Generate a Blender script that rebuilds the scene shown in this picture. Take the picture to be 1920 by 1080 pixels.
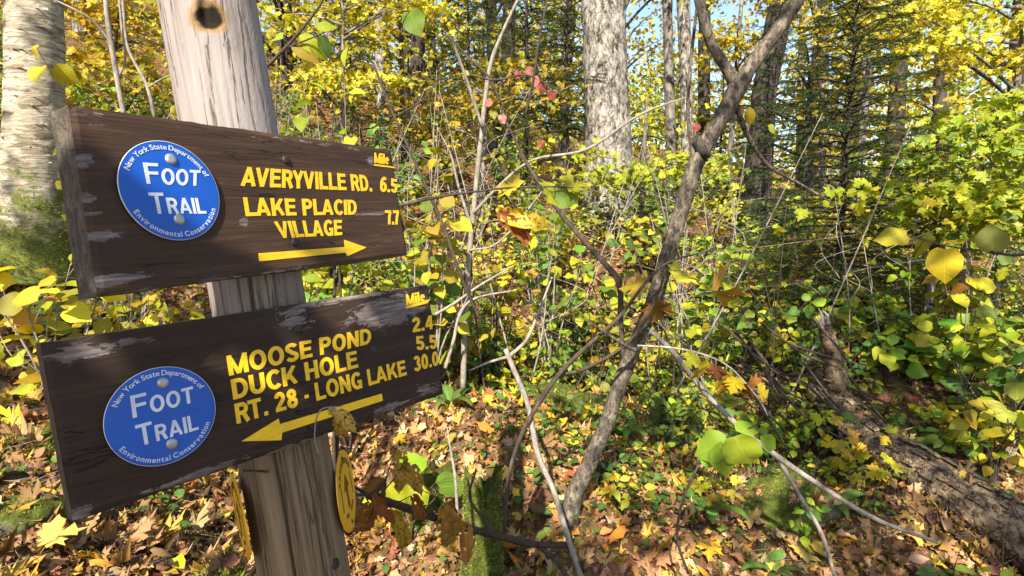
import bpy, bmesh, math, random
import numpy as np
from mathutils import Vector, Matrix

for o in list(bpy.data.objects):
    bpy.data.objects.remove(o)
SC = bpy.context.scene
COL = SC.collection
R = math.radians

# ------------------------------------------------------------------ camera
FPX, PITCH, CAMZ = 1030.0, R(7.0), 1.55
CAM = np.array([0.0, 0.0, CAMZ])
cd = bpy.data.cameras.new('camera')
cam = bpy.data.objects.new('camera', cd)
COL.objects.link(cam)
cam.location = CAM
cam.rotation_euler = (math.pi / 2 - PITCH, 0, 0)
cd.sensor_width = 36.0
cd.lens = FPX / 1920 * 36
cd.clip_start = 0.02
cd.clip_end = 2000
SC.camera = cam

# ------------------------------------------------------------------ light
SUN_H, SUN_EL = np.array([-0.24, -0.97]), R(42)
SUN_H = SUN_H / np.linalg.norm(SUN_H)
SUN = np.array([SUN_H[0] * math.cos(SUN_EL), SUN_H[1] * math.cos(SUN_EL), math.sin(SUN_EL)])
w = bpy.data.worlds.new('World')
SC.world = w
w.use_nodes = True
nt = w.node_tree
bg = nt.nodes['Background']
sky = nt.nodes.new('ShaderNodeTexSky')
sky.sky_type = 'NISHITA'
sky.sun_disc = False
sky.sun_elevation = SUN_EL
sky.sun_rotation = math.atan2(SUN_H[0], SUN_H[1])
nt.links.new(sky.outputs[0], bg.inputs[0])
bg.inputs[1].default_value = 0.12
sl = bpy.data.lights.new('sun', 'SUN')
sl.energy = 5.0
sl.angle = R(0.53)
sl.color = (1.0, 0.93, 0.82)
so = bpy.data.objects.new('sun', sl)
COL.objects.link(so)
so.rotation_euler = Vector(-SUN).to_track_quat('-Z', 'Y').to_euler()
so.location = tuple(SUN * 30)
SC.view_settings.view_transform = 'Standard'
SC.view_settings.look = 'None'
SC.view_settings.gamma = 1
SC.view_settings.use_curve_mapping = False
SC.view_settings.exposure = 1.4
SC.render.engine = 'CYCLES'
SC.cycles.max_bounces = 6
SC.cycles.diffuse_bounces = 3
SC.cycles.transmission_bounces = 4

rng = np.random.default_rng(7)
random.seed(7)

# ------------------------------------------------------------------ geometry helpers
_cp, _sp = math.cos(PITCH), math.sin(PITCH)


def ray(px, py):
    a, b = (px - 960) / FPX, -(py - 540) / FPX
    return np.array([a, _cp + b * _sp, -_sp + b * _cp])


def P(px, py, Y):
    """the point at world distance Y (metres ahead) that lies in the direction of a photo pixel"""
    r = ray(px, py)
    return CAM + r * (Y / r[1])


_rw = np.random.default_rng(3)
_WV = [(_rw.uniform(-1, 1, 2) * f, _rw.uniform(0, 6.28), a) for f, a in
       [(1.2, .05), (1.7, .05), (2.4, .035), (3.4, .03), (4.6, .022), (6.5, .016), (9, .011), (13, .008), (18, .006), (5.5, .02), (8, .012), (3, .03)]]
_GC = [  # ground control points: photo pixel, distance ahead
    (75, 1050, 1.55), (230, 990, 2.0), (60, 700, 3.0), (60, 470, 3.7), (400, 900, 2.4), (330, 600, 3.8), (700, 800, 3.2),
    (850, 720, 4.1), (1040, 800, 3.5), (900, 1060, 2.1), (1330, 1045, 2.2), (1100, 1000, 2.35), (1850, 700, 5.2), (1130, 570, 6.2), (1130, 425, 8.5), (1600, 490, 9.0), (1880, 560, 8.0), (700, 420, 7.0),
    (300, 300, 8.0), (1300, 600, 5.8), (60, 250, 8.0), (1330, 815, 3.9), (1440, 930, 2.85), (1560, 990, 2.55)]
_pts = [P(*c) for c in _GC]
_pts += [P(*c) - [0, 0, .14] for c in [(1420, 640, 4.9), (1490, 684, 4.4), (1565, 757, 3.8), (1640, 833, 3.4), (1740, 893, 3.05), (1840, 957, 2.8), (2030, 1085, 2.45)]]
_pts += [np.array(p) for p in [(0, 0, .12), (-1, -2, .3), (2, -2, .0), (-.2, .8, .2), (-1.1, .8, .55), (1.6, .9, .12), (-4, 0, 1.2), (5, 0, -.2), (-6, 4, 2.6), (7, 4, -.2),
                               (-12, 14, 7.0), (-4, 14, 4.6), (2, 14, 2.5), (8, 14, 1.6), (16, 14, .9), (-25, 30, 15), (-5, 30, 9.0), (6, 30, 4.0), (20, 30, 2.5),
                               (-50, 80, 30), (0, 80, 15), (14, 60, 6), (60, 80, 6), (-30, -20, 9), (30, -20, -2), (0, -20, .5), (40, 20, .5), (-40, 20, 16)]]
_pts = np.array(_pts)
_LOG = [P(*c) for c in [(1420, 640, 4.9), (1490, 684, 4.4), (1565, 757, 3.8), (1640, 833, 3.4), (1740, 893, 3.05), (1840, 957, 2.8), (2030, 1085, 2.45)]]


def _phi(d2):
    return np.sqrt(d2 + .35)


_d2 = ((_pts[:, None, :2] - _pts[None, :, :2]) ** 2).sum(-1)
_n = len(_pts)
_A = np.zeros((_n + 3, _n + 3))
_A[:_n, :_n] = -_phi(_d2) - np.eye(_n) * .05
_A[:_n, _n] = 1
_A[:_n, _n + 1:] = _pts[:, :2]
_A[_n, :_n] = 1
_A[_n + 1:, :_n] = _pts[:, :2].T
_W = np.linalg.solve(_A, np.r_[_pts[:, 2], 0, 0, 0])


def H(x, y):
    x = np.asarray(x, float)
    y = np.asarray(y, float)
    sh = x.shape
    q = np.stack([x.ravel(), y.ravel()], 1)
    d2 = ((q[:, None] - _pts[None, :, :2]) ** 2).sum(-1)
    z = -_phi(d2) @ _W[:_n] + _W[_n] + q @ _W[_n + 1:]
    for k, p, a in _WV:
        z += a * np.sin(q @ (k * 1.6) + p)
    # the bed the fallen log lies in
    k = (np.abs(q[:, 0] - 2.2) < 3) & (np.abs(q[:, 1] - 3.6) < 3)
    if k.any():
        qq = q[k]
        best = np.full(len(qq), 1e9)
        zl = np.zeros(len(qq))
        for a, b in zip(_LOG[:-1], _LOG[1:]):
            ab = b - a
            t = np.clip(((qq - a[:2]) @ ab[:2]) / (ab[:2] @ ab[:2]), 0, 1)
            d = np.linalg.norm(qq - (a[:2] + t[:, None] * ab[:2]), axis=1)
            u = d < best
            best = np.where(u, d, best)
            zl = np.where(u, a[2] + t * ab[2], zl)
        z[k] = np.minimum(z[k], zl - .10 + np.maximum(0, best - .16) * .75)
    return z.reshape(sh)


def h1(x, y):
    return float(H(np.array([x]), np.array([y]))[0])


def G(px, py, ymax=60):
    """where the ray of a photo pixel meets the ground"""
    r = ray(px, py)
    Y = np.concatenate([np.arange(.8, 6, .02), np.arange(6, ymax, .1)])
    t = Y / r[1]
    z = CAM[2] + r[2] * t
    g = H(r[0] * t, Y)
    i = np.argmax(z < g)
    return np.array([r[0] * t[i], Y[i], g[i]])


def mesh_np(name, V, T, col=None, uv=None, smooth=True):
    V = np.ascontiguousarray(V, np.float32)
    T = np.ascontiguousarray(T, np.int32)
    m = bpy.data.meshes.new(name)
    m.vertices.add(len(V))
    m.vertices.foreach_set('co', V.ravel())
    m.loops.add(T.size)
    m.loops.foreach_set('vertex_index', T.ravel())
    m.polygons.add(len(T))
    m.polygons.foreach_set('loop_start', np.arange(0, T.size, 3, dtype=np.int32))
    m.polygons.foreach_set('loop_total', np.full(len(T), 3, np.int32))
    m.polygons.foreach_set('use_smooth', np.full(len(T), smooth, bool))
    m.update(calc_edges=True)
    if col is not None:
        a = m.attributes.new('Col', 'FLOAT_COLOR', 'POINT')
        c = np.ones((len(V), 4), np.float32)
        c[:, :3] = col
        a.data.foreach_set('color', c.ravel())
    if uv is not None:
        a = m.attributes.new('luv', 'FLOAT_VECTOR', 'POINT')
        c = np.zeros((len(V), 3), np.float32)
        c[:, :2] = uv
        a.data.foreach_set('vector', c.ravel())
    return m


def obj(name, mesh, mat=None, parent=None, loc=None):
    o = bpy.data.objects.new(name, mesh)
    COL.objects.link(o)
    if mat is not None and mesh is not None and not mesh.materials:
        mesh.materials.append(mat)
    if parent is not None:
        o.parent = parent
    if loc is not None:
        o.location = tuple(loc)
    return o


def tag(o, label=None, cat=None, group=None, kind=None):
    if label:
        o['label'] = label
    if cat:
        o['category'] = cat
    if group:
        o['group'] = group
    if kind:
        o['kind'] = kind
    return o


def thing(name, label, cat, loc=(0, 0, 0), group=None):
    return tag(obj(name, None, loc=loc), label, cat, group)


class MB:
    def __init__(s):
        s.V, s.T, s.n = [], [], 0

    def add(s, V, T):
        s.V.append(np.asarray(V, float))
        s.T.append(np.asarray(T, int) + s.n)
        s.n += len(V)

    def mesh(s, name, off=None, smooth=True):
        V = np.concatenate(s.V)
        if off is not None:
            V = V - np.asarray(off)
        return mesh_np(name, V, np.concatenate(s.T), smooth=smooth)


def spline(pts, n):
    pts = np.asarray(pts, float)
    k = len(pts)
    if k == 2:
        t = np.linspace(0, 1, n)[:, None]
        return pts[0] * (1 - t) + pts[1] * t
    ext = np.vstack([2 * pts[0] - pts[1], pts, 2 * pts[-1] - pts[-2]])
    out = []
    for u in np.linspace(0, k - 1 - 1e-9, n):
        i = int(u)
        f = u - i
        p0, p1, p2, p3 = ext[i:i + 4]
        out.append(.5 * ((2 * p1) + (-p0 + p2) * f + (2 * p0 - 5 * p1 + 4 * p2 - p3) * f * f + (-p0 + 3 * p1 - 3 * p2 + p3) * f ** 3))
    return np.array(out)


def tube(mb, pts, rad, sides=8, n=None, rough=0.0, seed=0):
    pts = np.asarray(pts, float)
    n = n or max(4, len(pts) * 3)
    C = spline(pts, n)
    rad = np.interp(np.linspace(0, 1, n), np.linspace(0, 1, len(np.atleast_1d(rad))), np.atleast_1d(rad)) if np.ndim(rad) else np.full(n, rad)
    Tn = np.gradient(C, axis=0)
    Tn /= np.linalg.norm(Tn, axis=1)[:, None] + 1e-12
    a = np.array([1., 0, 0]) if abs(Tn[0][0]) < .8 else np.array([0, 1., 0])
    U = []
    for t in Tn:
        a = a - t * (a @ t)
        a /= np.linalg.norm(a)
        U.append(a)
    U = np.array(U)
    W = np.cross(Tn, U)
    th = np.linspace(0, 2 * np.pi, sides, endpoint=False)
    rr = np.repeat(rad[:, None], sides, 1)
    if rough:
        g = np.random.default_rng(seed + 11)
        ph = g.uniform(0, 6.28, 8)
        L = np.linspace(0, 1, n)[:, None] * np.linalg.norm(np.diff(C, axis=0), axis=1).sum() / max(rad.max(), 1e-4)
        q = np.zeros_like(rr)
        for i in range(8):
            q += np.sin(th[None] * (1 + i % 4) + L * (.2 + .23 * i) + ph[i]) / 3
        rr = rr * (1 + rough * (q + g.normal(0, .5, rr.shape)))
    V = C[:, None] + rr[..., None] * (np.cos(th)[None, :, None] * U[:, None] + np.sin(th)[None, :, None] * W[:, None])
    V = V.reshape(-1, 3)
    i = np.arange(n - 1)[:, None] * sides
    j = np.arange(sides)[None]
    j2 = (j + 1) % sides
    A, B, Cc, D = i + j, i + j2, i + sides + j2, i + sides + j
    T = np.concatenate([np.stack([A, B, Cc], -1).reshape(-1, 3), np.stack([A, Cc, D], -1).reshape(-1, 3)])
    V = np.vstack([V, C[0] - Tn[0] * rad[0] * .2, C[-1] + Tn[-1] * rad[-1] * .3])
    c0, c1 = len(V) - 2, len(V) - 1
    jj = np.arange(sides)
    T = np.vstack([T, np.stack([np.full(sides, c0), (jj + 1) % sides, jj], 1), np.stack([np.full(sides, c1), (n - 1) * sides + jj, (n - 1) * sides + (jj + 1) % sides], 1)])
    mb.add(V, T)
    return C


# ------------------------------------------------------------------ material helpers
class N:
    def __init__(s, name):
        s.m = bpy.data.materials.new(name)
        s.m.use_nodes = True
        s.t = s.m.node_tree
        s.b = s.t.nodes['Principled BSDF']
        s.out = s.t.nodes['Material Output']

    def n(s, typ, **k):
        q = s.t.nodes.new('ShaderNode' + typ)
        for a, b in k.items():
            setattr(q, a, b)
        return q

    def l(s, a, b):
        s.t.links.new(a, b)

    def coord(s, scale=(1, 1, 1), loc=(0, 0, 0)):
        c = s.n('TexCoord')
        m = s.n('Mapping')
        m.inputs['Scale'].default_value = scale
        m.inputs['Location'].default_value = loc
        s.l(c.outputs['Object'], m.inputs[0])
        return m.outputs[0]

    def noise(s, scale=5, detail=6, rough=.6, v=None, dist=0):
        q = s.n('TexNoise')
        q.inputs['Scale'].default_value = scale
        q.inputs['Detail'].default_value = detail
        q.inputs['Roughness'].default_value = rough
        q.inputs['Distortion'].default_value = dist
        if v is not None:
            s.l(v, q.inputs['Vector'])
        return q.outputs['Fac']

    def ramp(s, f, stops, interp='LINEAR'):
        q = s.n('ValToRGB')
        q.color_ramp.interpolation = interp
        e = q.color_ramp.elements
        while len(e) < len(stops):
            e.new(.5)
        for x, (p, c) in zip(e, stops):
            x.position = p
            x.color = (*c, 1) if len(np.atleast_1d(c)) == 3 else (c, c, c, 1)
        s.l(f, q.inputs[0])
        return q.outputs[0]

    def mix(s, f, a, b, mode='MIX'):
        q = s.n('MixRGB', blend_type=mode)
        for v, i in ((f, 0), (a, 1), (b, 2)):
            if isinstance(v, (int, float)):
                q.inputs[i].default_value = v if i == 0 else (v, v, v, 1)
            elif isinstance(v, tuple):
                q.inputs[i].default_value = (*v, 1)
            else:
                s.l(v, q.inputs[i])
        return q.outputs[0]

    def math(s, op, a, b=0.0, c=0.0):
        q = s.n('Math', operation=op)
        for v, i in ((a, 0), (b, 1), (c, 2)):
            if isinstance(v, (int, float)):
                q.inputs[i].default_value = v
            else:
                s.l(v, q.inputs[i])
        return q.outputs[0]

    def step(s, f, lo, hi):
        q = s.n('MapRange', interpolation_type='SMOOTHSTEP')
        q.inputs[1].default_value = lo
        q.inputs[2].default_value = hi
        s.l(f, q.inputs[0])
        return q.outputs[0]

    def bump(s, h, strength=.5, dist=.01, prev=None):
        q = s.n('Bump')
        q.inputs['Strength'].default_value = strength
        q.inputs['Distance'].default_value = dist
        s.l(h, q.inputs['Height'])
        if prev is not None:
            s.l(prev, q.inputs['Normal'])
        return q.outputs[0]

    def fin(s, col=None, rough=.8, nrm=None, spec=.3):
        if col is not None:
            if isinstance(col, tuple):
                s.b.inputs['Base Color'].default_value = (*col, 1)
            else:
                s.l(col, s.b.inputs['Base Color'])
        if isinstance(rough, (int, float)):
            s.b.inputs['Roughness'].default_value = rough
        else:
            s.l(rough, s.b.inputs['Roughness'])
        if nrm is not None:
            s.l(nrm, s.b.inputs['Normal'])
        s.b.inputs['Specular IOR Level'].default_value = spec
        return s.m


def mat_leaf(name, trans=.4, spots=.5, dry=False, lo=.64):
    n = N(name)
    at = n.n('Attribute', attribute_name='Col')
    lu = n.n('Attribute', attribute_name='luv')
    sep = n.n('SeparateXYZ')
    n.l(lu.outputs['Vector'], sep.inputs[0])
    ax = n.math('ABSOLUTE', sep.outputs[0])
    v = n.math('FRACT', n.math('MULTIPLY', n.math('SUBTRACT', sep.outputs[1], n.math('MULTIPLY', ax, .75)), 7.0))
    vein = n.math('MAXIMUM', n.step(v, .86, .95), n.math('SUBTRACT', 1.0, n.step(ax, .008, .022)))
    oi = n.n('ObjectInfo')
    sc = n.coord((1, 1, 1))
    spot = n.step(n.noise(22 if lo > .6 else 14, 4, .6, sc), lo, lo + .07)
    patch = n.noise(7, 3, .6, sc)
    c = n.mix(n.math('MULTIPLY', n.step(patch, .45, .7), .35), at.outputs['Color'], n.mix(.5, at.outputs['Color'], (.34, .25, .02)))
    c = n.mix(n.math('MULTIPLY', spot, spots), c, (.10, .045, .012))
    c = n.mix(n.math('MULTIPLY', vein, .42), c, n.mix(.25, n.mix(1.0, c, 1.5, 'MULTIPLY'), (.45, .42, .12)))
    hs = n.n('HueSaturation')
    n.l(c, hs.inputs['Color'])
    n.l(n.math('MULTIPLY_ADD', oi.outputs['Random'], .05, .475), hs.inputs['Hue'])
    n.l(n.math('MULTIPLY_ADD', oi.outputs['Random'], .3, .85), hs.inputs['Value'])
    c = hs.outputs[0]
    bp = n.bump(n.math('ADD', n.math('MULTIPLY', vein, -.5), n.noise(40, 3, .6, sc)), .35, .004)
    n.fin(c, .5 if not dry else .7, bp, .35 if not dry else .2)
    tr = n.n('BsdfTranslucent')
    n.l(n.mix(1.0, c, (1.0, .95, .5), 'MULTIPLY'), tr.inputs[0])
    ms = n.n('MixShader')
    ms.inputs[0].default_value = trans
    n.l(n.b.outputs[0], ms.inputs[1])
    n.l(tr.outputs[0], ms.inputs[2])
    n.l(ms.outputs[0], n.out.inputs[0])
    return n.m


def mat_bark(name, stops, scale=14, stretch=.25, bump=.6, moss=None, ring=False, dist=.012):
    n = N(name)
    v = n.coord((1, 1, stretch))
    f = n.noise(scale, 8, .7, v, .4)
    vo = n.n('TexVoronoi', feature='DISTANCE_TO_EDGE')
    vo.inputs['Scale'].default_value = scale * .9
    wob = n.n('MixRGB', blend_type='ADD')
    wob.inputs[0].default_value = .22
    n.l(v, wob.inputs[1])
    nz = n.n('TexNoise')
    nz.inputs['Scale'].default_value = scale * .7
    nz.inputs['Detail'].default_value = 6
    n.l(v, nz.inputs['Vector'])
    n.l(nz.outputs['Color'], wob.inputs[2])
    n.l(wob.outputs[0], vo.inputs['Vector'])
    crack = n.math('MAXIMUM', n.step(vo.outputs['Distance'], .0, .10), n.step(n.noise(scale * .5, 4, .6, v), .45, .62))
    c = n.ramp(f, stops)
    c = n.mix(n.math('MULTIPLY', n.math('SUBTRACT', 1.0, crack), .6), c, tuple(x * .35 for x in stops[0][1]))
    big = n.noise(2.3, 3, .5, n.coord())
    c = n.mix(n.math('MULTIPLY', n.step(big, .45, .7), .4), c, n.mix(1.0, c, (.6, .62, .58), 'MULTIPLY'))
    hgt = n.math('ADD', n.math('MULTIPLY', f, .6), n.math('MULTIPLY', crack, .5))
    if moss is not None:
        mk = n.step(n.math('ADD', n.noise(3.2, 5, .7, n.coord()), moss), .45, .62)
        g = n.ramp(n.noise(60, 4, .7, n.coord()), [(.3, (.03, .045, .008)), (.7, (.14, .17, .03))])
        c = n.mix(mk, c, g)
    return n.fin(c, .9, n.bump(hgt, bump, dist), .15)


def mat_plain(name, col, rough=.6, spec=.3, metallic=0, bump=0):
    n = N(name)
    nr = None
    f = n.noise(30, 4, .6, n.coord())
    if bump:
        nr = n.bump(f, bump, .002)
    c = n.mix(n.step(f, .35, .75), tuple(x * .8 for x in col), col)
    n.b.inputs['Metallic'].default_value = metallic
    return n.fin(c, rough, nr, spec)


M = {}
M['leaf'] = mat_leaf('leaf', .42, .25)
M['leaf_near'] = mat_leaf('leaf_near', .42, .6)
M['leaf_spotty'] = mat_leaf('leaf_spotty', .35, .95, lo=.54)
M['leaf_dry'] = mat_leaf('leaf_dry', .2, .35, True)
M['needle'] = mat_leaf('needle', .2, 0, True)
M['bark_grey'] = mat_bark('bark_grey', [(.36, (.05, .04, .032)), (.5, (.17, .15, .125)), (.75, (.33, .30, .26))], 13, .35, .8)
M['bark_pale'] = mat_bark('bark_pale', [(.38, (.05, .04, .03)), (.47, (.19, .165, .135)), (.6, (.35, .315, .27)), (.8, (.46, .42, .37))], 15, .5, 1.0)
M['bark_dark'] = mat_bark('bark_dark', [(.34, (.018, .014, .011)), (.5, (.055, .045, .036)), (.8, (.12, .10, .08))], 16, .3, .8)
M['bark_log'] = mat_bark('bark_log', [(.36, (.05, .034, .02)), (.5, (.19, .135, .08)), (.75, (.35, .26, .165))], 22, .8, 1.0, moss=-.16, dist=.02)
M['bark_sap'] = mat_bark('bark_sap', [(.36, (.045, .035, .025)), (.5, (.155, .125, .09)), (.75, (.29, .24, .185))], 60, .5, 1.0, dist=.006)
M['twig_grey'] = mat_bark('twig_grey', [(.3, (.16, .13, .10)), (.55, (.30, .26, .21)), (.8, (.42, .37, .31))], 60, .4, .4, dist=.003)
M['twig_dark'] = mat_bark('twig_dark', [(.3, (.03, .022, .017)), (.55, (.075, .055, .042)), (.8, (.14, .11, .085))], 60, .4, .4, dist=.003)
M['metal'] = mat_plain('metal', (.42, .42, .42), .45, .5, .6, .6)
M['bolt'] = mat_plain('bolt', (.05, .04, .035), .6, .4, .5, .5)
M['yellow'] = None
n = N('yellow_vinyl')
f = n.noise(1, 6, .7, n.coord((60, 60, 200)))
c = n.mix(n.step(f, .3, .7), (.66, .39, .006), (.82, .52, .010))
c = n.mix(n.math('MULTIPLY', n.step(n.noise(1, 5, .75, n.coord((90, 90, 330), (2, 0, 0))), .60, .68), .7), c, (.14, .075, .012))
c = n.mix(n.math('MULTIPLY', n.step(n.noise(14, 3, .6, n.coord()), .5, .75), .35), c, (.62, .40, .06))
M['yellow'] = n.fin(c, .5, n.bump(f, .3, .001), .35)
n = N('blue_plastic')
f = n.noise(9, 5, .65, n.coord())
c = n.mix(n.step(f, .3, .75), (.002, .062, .36), (.004, .088, .45))
c = n.mix(n.math('MULTIPLY', n.step(n.noise(1, 5, .7, n.coord((40, 40, 260), (5, 0, 3))), .66, .72), .45), c, (.10, .18, .45))
c = n.mix(n.math('MULTIPLY', n.step(n.noise(45, 6, .8, n.coord()), .60, .70), .35), c, (.02, .035, .12))
M['blue'] = n.fin(c, n.ramp(f, [(.3, .3), (.7, .5)]), n.bump(f, .15, .002), .45)
M['white'] = mat_plain('white_print', (.60, .64, .72), .4, .4)
M['marker'] = mat_plain('orange_plastic', (.80, .42, .01), .35, .45)
M['print'] = mat_plain('faded_print', (.16, .07, .012), .6, .2)

# ------------------------------------------------------------------ leaf templates (base at origin, +Y along the leaf, +Z its upper side)
def leaf_w(ts, ws, back=0.0, curl=.15, fold=.15, wave=0.0, ph=0.0, twist=0.0):
    ts, ws = np.array(ts), np.array(ws)
    mid = [(0, t) for t in ts]
    n = len(ts)
    V = [(x, y) for x, y in mid]
    for s in (-1, 1):
        for i in range(1, n - 1):
            V.append((s * ws[i] * (1 + .025 * math.sin(i * 2.7 + ph * 3 + s)), ts[i] - (back * (1, .75, .3)[i - 1] if i < 4 else 0)))
    V = np.array(V)
    T = []
    for s, o in ((-1, n), (1, n + n - 2)):
        f = (lambda a, b, c: (a, b, c)) if s > 0 else (lambda a, b, c: (a, c, b))
        T.append(f(0, o, 1))
        for i in range(1, n - 2):
            a, b, c, d = i, o + i - 1, o + i, i + 1
            T += [f(a, b, c), f(a, c, d)]
        T.append(f(n - 2, o + n - 3, n - 1))
    x, y = V[:, 0], V[:, 1]
    z = fold * np.abs(x) - curl * y ** 2 + wave * np.sin(y * 9 + ph) * np.abs(x) * 2 + twist * x * y
    return np.c_[V, z], np.array(T), V


def leaf_maple(curl=.15, fold=.1, wave=.1, ph=0.0, rnd=0):
    hr = [(.04, .06), (.27, -.02), (.25, .12), (.50, .16), (.40, .28), (.60, .52), (.42, .50), (.40, .60), (.20, .48), (.22, .68), (.31, .74), (.13, .80)]
    g = np.random.default_rng(rnd)
    out = [(x, y) for x, y in hr] + [(0, 1.04)] + [(-x, y) for x, y in hr[::-1]]
    V = np.array([(0, .32), (0, 0)] + out)
    V[2:] += g.normal(0, .018, V[2:].shape)
    k = len(V) - 1
    T = [(0, i, i + 1) for i in range(1, k)] + [(0, k, 1)]
    x, y = V[:, 0], V[:, 1]
    z = fold * np.abs(x) - curl * (y ** 2 + .7 * x ** 2) + wave * np.sin(7 * x + 5 * y + ph) * np.hypot(x, y - .3)
    return np.c_[V, z], np.array(T), V


def leaf_ragged(seed, wid=.34, curl=1.0):
    """withered leaf: fine grid, torn outline, rolled and crinkled"""
    g = np.random.default_rng(seed)
    nu, nv = 16, 8
    e1, e2 = g.uniform(.55, 1.05, nu + 1), g.uniform(.55, 1.05, nu + 1)
    roll, bend, ph = g.uniform(1.2, 2.6) * curl * g.choice([-1, 1]), g.uniform(-.9, .9) * curl, g.uniform(0, 6.28, 6)
    V, Uv = [], []
    for i in range(nu + 1):
        t = i / nu
        w = wid * math.sin(math.pi * min(t * 1.02 + .03, 1)) ** .65
        for j in range(nv + 1):
            s = -1 + 2 * j / nv
            x = s * w * (e1[i] if s < 0 else e2[i]) * (1 if abs(s) > .9 else 1.0)
            a = x * roll / wid
            xx = math.sin(a) / (roll / wid) * .95
            z = (1 - math.cos(a)) / (roll / wid) + .03 * math.sin(9 * t + 4 * s + ph[0]) + .025 * math.sin(21 * t - 7 * s + ph[1])
            V.append((xx + .05 * math.sin(5 * t + ph[2]), t, z - bend * t * t * .5))
            Uv.append((x, t))
    T = []
    k = nv + 1
    for i in range(nu):
        for j in range(nv):
            a = i * k + j
            if (j in (0, nv - 1)) and g.uniform() < .3 or g.uniform() < .03:
                continue
            T += [(a, a + 1, a + k + 1), (a, a + k + 1, a + k)]
    return np.array(V), np.array(T), np.array(Uv)


g0 = np.random.default_rng(5)
RT, RW = [0, .05, .14, .26, .4, .55, .7, .83, .93, 1.05], [0, .20, .36, .45, .475, .45, .36, .24, .12, 0]
TPL = {
    'round': [leaf_w(RT, np.array(RW) * g0.uniform(.9, 1.08), .12, g0.uniform(0, .35), g0.uniform(-.05, .35), g0.uniform(0, .12), g0.uniform(0, 6), g0.uniform(-.3, .3)) for _ in range(6)],
    'oval': [leaf_w([0, .08, .2, .35, .52, .7, .86, 1.06], np.array([0, .12, .23, .295, .30, .245, .14, 0]) * g0.uniform(.85, 1.15), 0, g0.uniform(0, .5), g0.uniform(-.1, .4), g0.uniform(0, .1), g0.uniform(0, 6), g0.uniform(-.3, .3)) for _ in range(6)],
    'maple': [leaf_maple(g0.uniform(-.1, .5), g0.uniform(-.2, .3), g0.uniform(.05, .25), g0.uniform(0, 6), i) for i in range(6)],
    'curl': [leaf_maple(g0.uniform(.3, 1.1) * (1 if i % 3 else -1), g0.uniform(-.5, .8), g0.uniform(.2, .6), g0.uniform(0, 6), i + 20) for i in range(8)],
    'dryoval': [leaf_w([0, .2, .5, .8, 1.05], np.array([0, .25, .34, .2, 0]), 0, g0.uniform(-.6, 1.2), g0.uniform(-.5, .9), g0.uniform(.1, .4), g0.uniform(0, 6), g0.uniform(-.6, .6)) for _ in range(6)],
    'ragged': [leaf_ragged(i, .30 + .03 * (i % 4), .7 + .15 * (i % 3)) for i in range(8)],
    'crumple': [leaf_maple(g0.uniform(.2, .9), g0.uniform(.9, 1.6) * (-1) ** i, g0.uniform(.25, .5), g0.uniform(0, 6), i + 40) for i in range(6)],
    'low': [leaf_w([0, .3, .7, 1.0], np.array([0, .36, .34, 0]) * s, .04, c, f) for s, c, f in ((1, .1, .2), (1.1, .3, -.1), (.9, .2, .35))],
    'dia': [(np.array([(0, 0, 0), (.36, .45, .07), (0, 1., -.1), (-.36, .5, .07)]), np.array([(0, 1, 2), (0, 2, 3)]), np.zeros((4, 2)) + .3)],
}


def frame(d, nrm):
    d = d / np.linalg.norm(d, axis=-1, keepdims=True)
    x = np.cross(d, nrm)
    x /= np.linalg.norm(x, axis=-1, keepdims=True) + 1e-9
    z = np.cross(x, d)
    return np.stack([x, d, z], -1)       # columns: x, y, z


def cloud(name, kind, pos, d, nrm, size, col, edge=.15, seed=0):
    """many leaves joined into one mesh"""
    g = np.random.default_rng(seed)
    pos, size, col = np.asarray(pos), np.asarray(size), np.asarray(col)
    Fm = frame(np.asarray(d, float), np.asarray(nrm, float))
    idx = g.integers(0, len(TPL[kind]), len(pos))
    Vs, Ts, Cs, Us, off = [], [], [], [], 0
    for k, (tv, tt, tu) in enumerate(TPL[kind]):
        s = np.where(idx == k)[0]
        if not len(s):
            continue
        V = np.einsum('nij,vj->nvi', Fm[s], tv) * size[s][:, None, None] + pos[s][:, None]
        r = np.clip(np.hypot(tv[:, 0], tv[:, 1] - .4) * 1.6, 0, 1)
        c = col[s][:, None, :] * (1 - edge * r[None, :, None] * g.uniform(0, 1.6, (len(s), 1, 1)) * np.array([.3, .6, .8]))
        Vs.append(V.reshape(-1, 3))
        Cs.append(c.reshape(-1, 3))
        Us.append(np.tile(tu, (len(s), 1)))
        Ts.append((tt[None] + (np.arange(len(s)) * len(tv))[:, None, None] + off).reshape(-1, 3))
        off += len(s) * len(tv)
    return mesh_np(name, np.concatenate(Vs), np.concatenate(Ts), np.concatenate(Cs), np.concatenate(Us))


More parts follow.
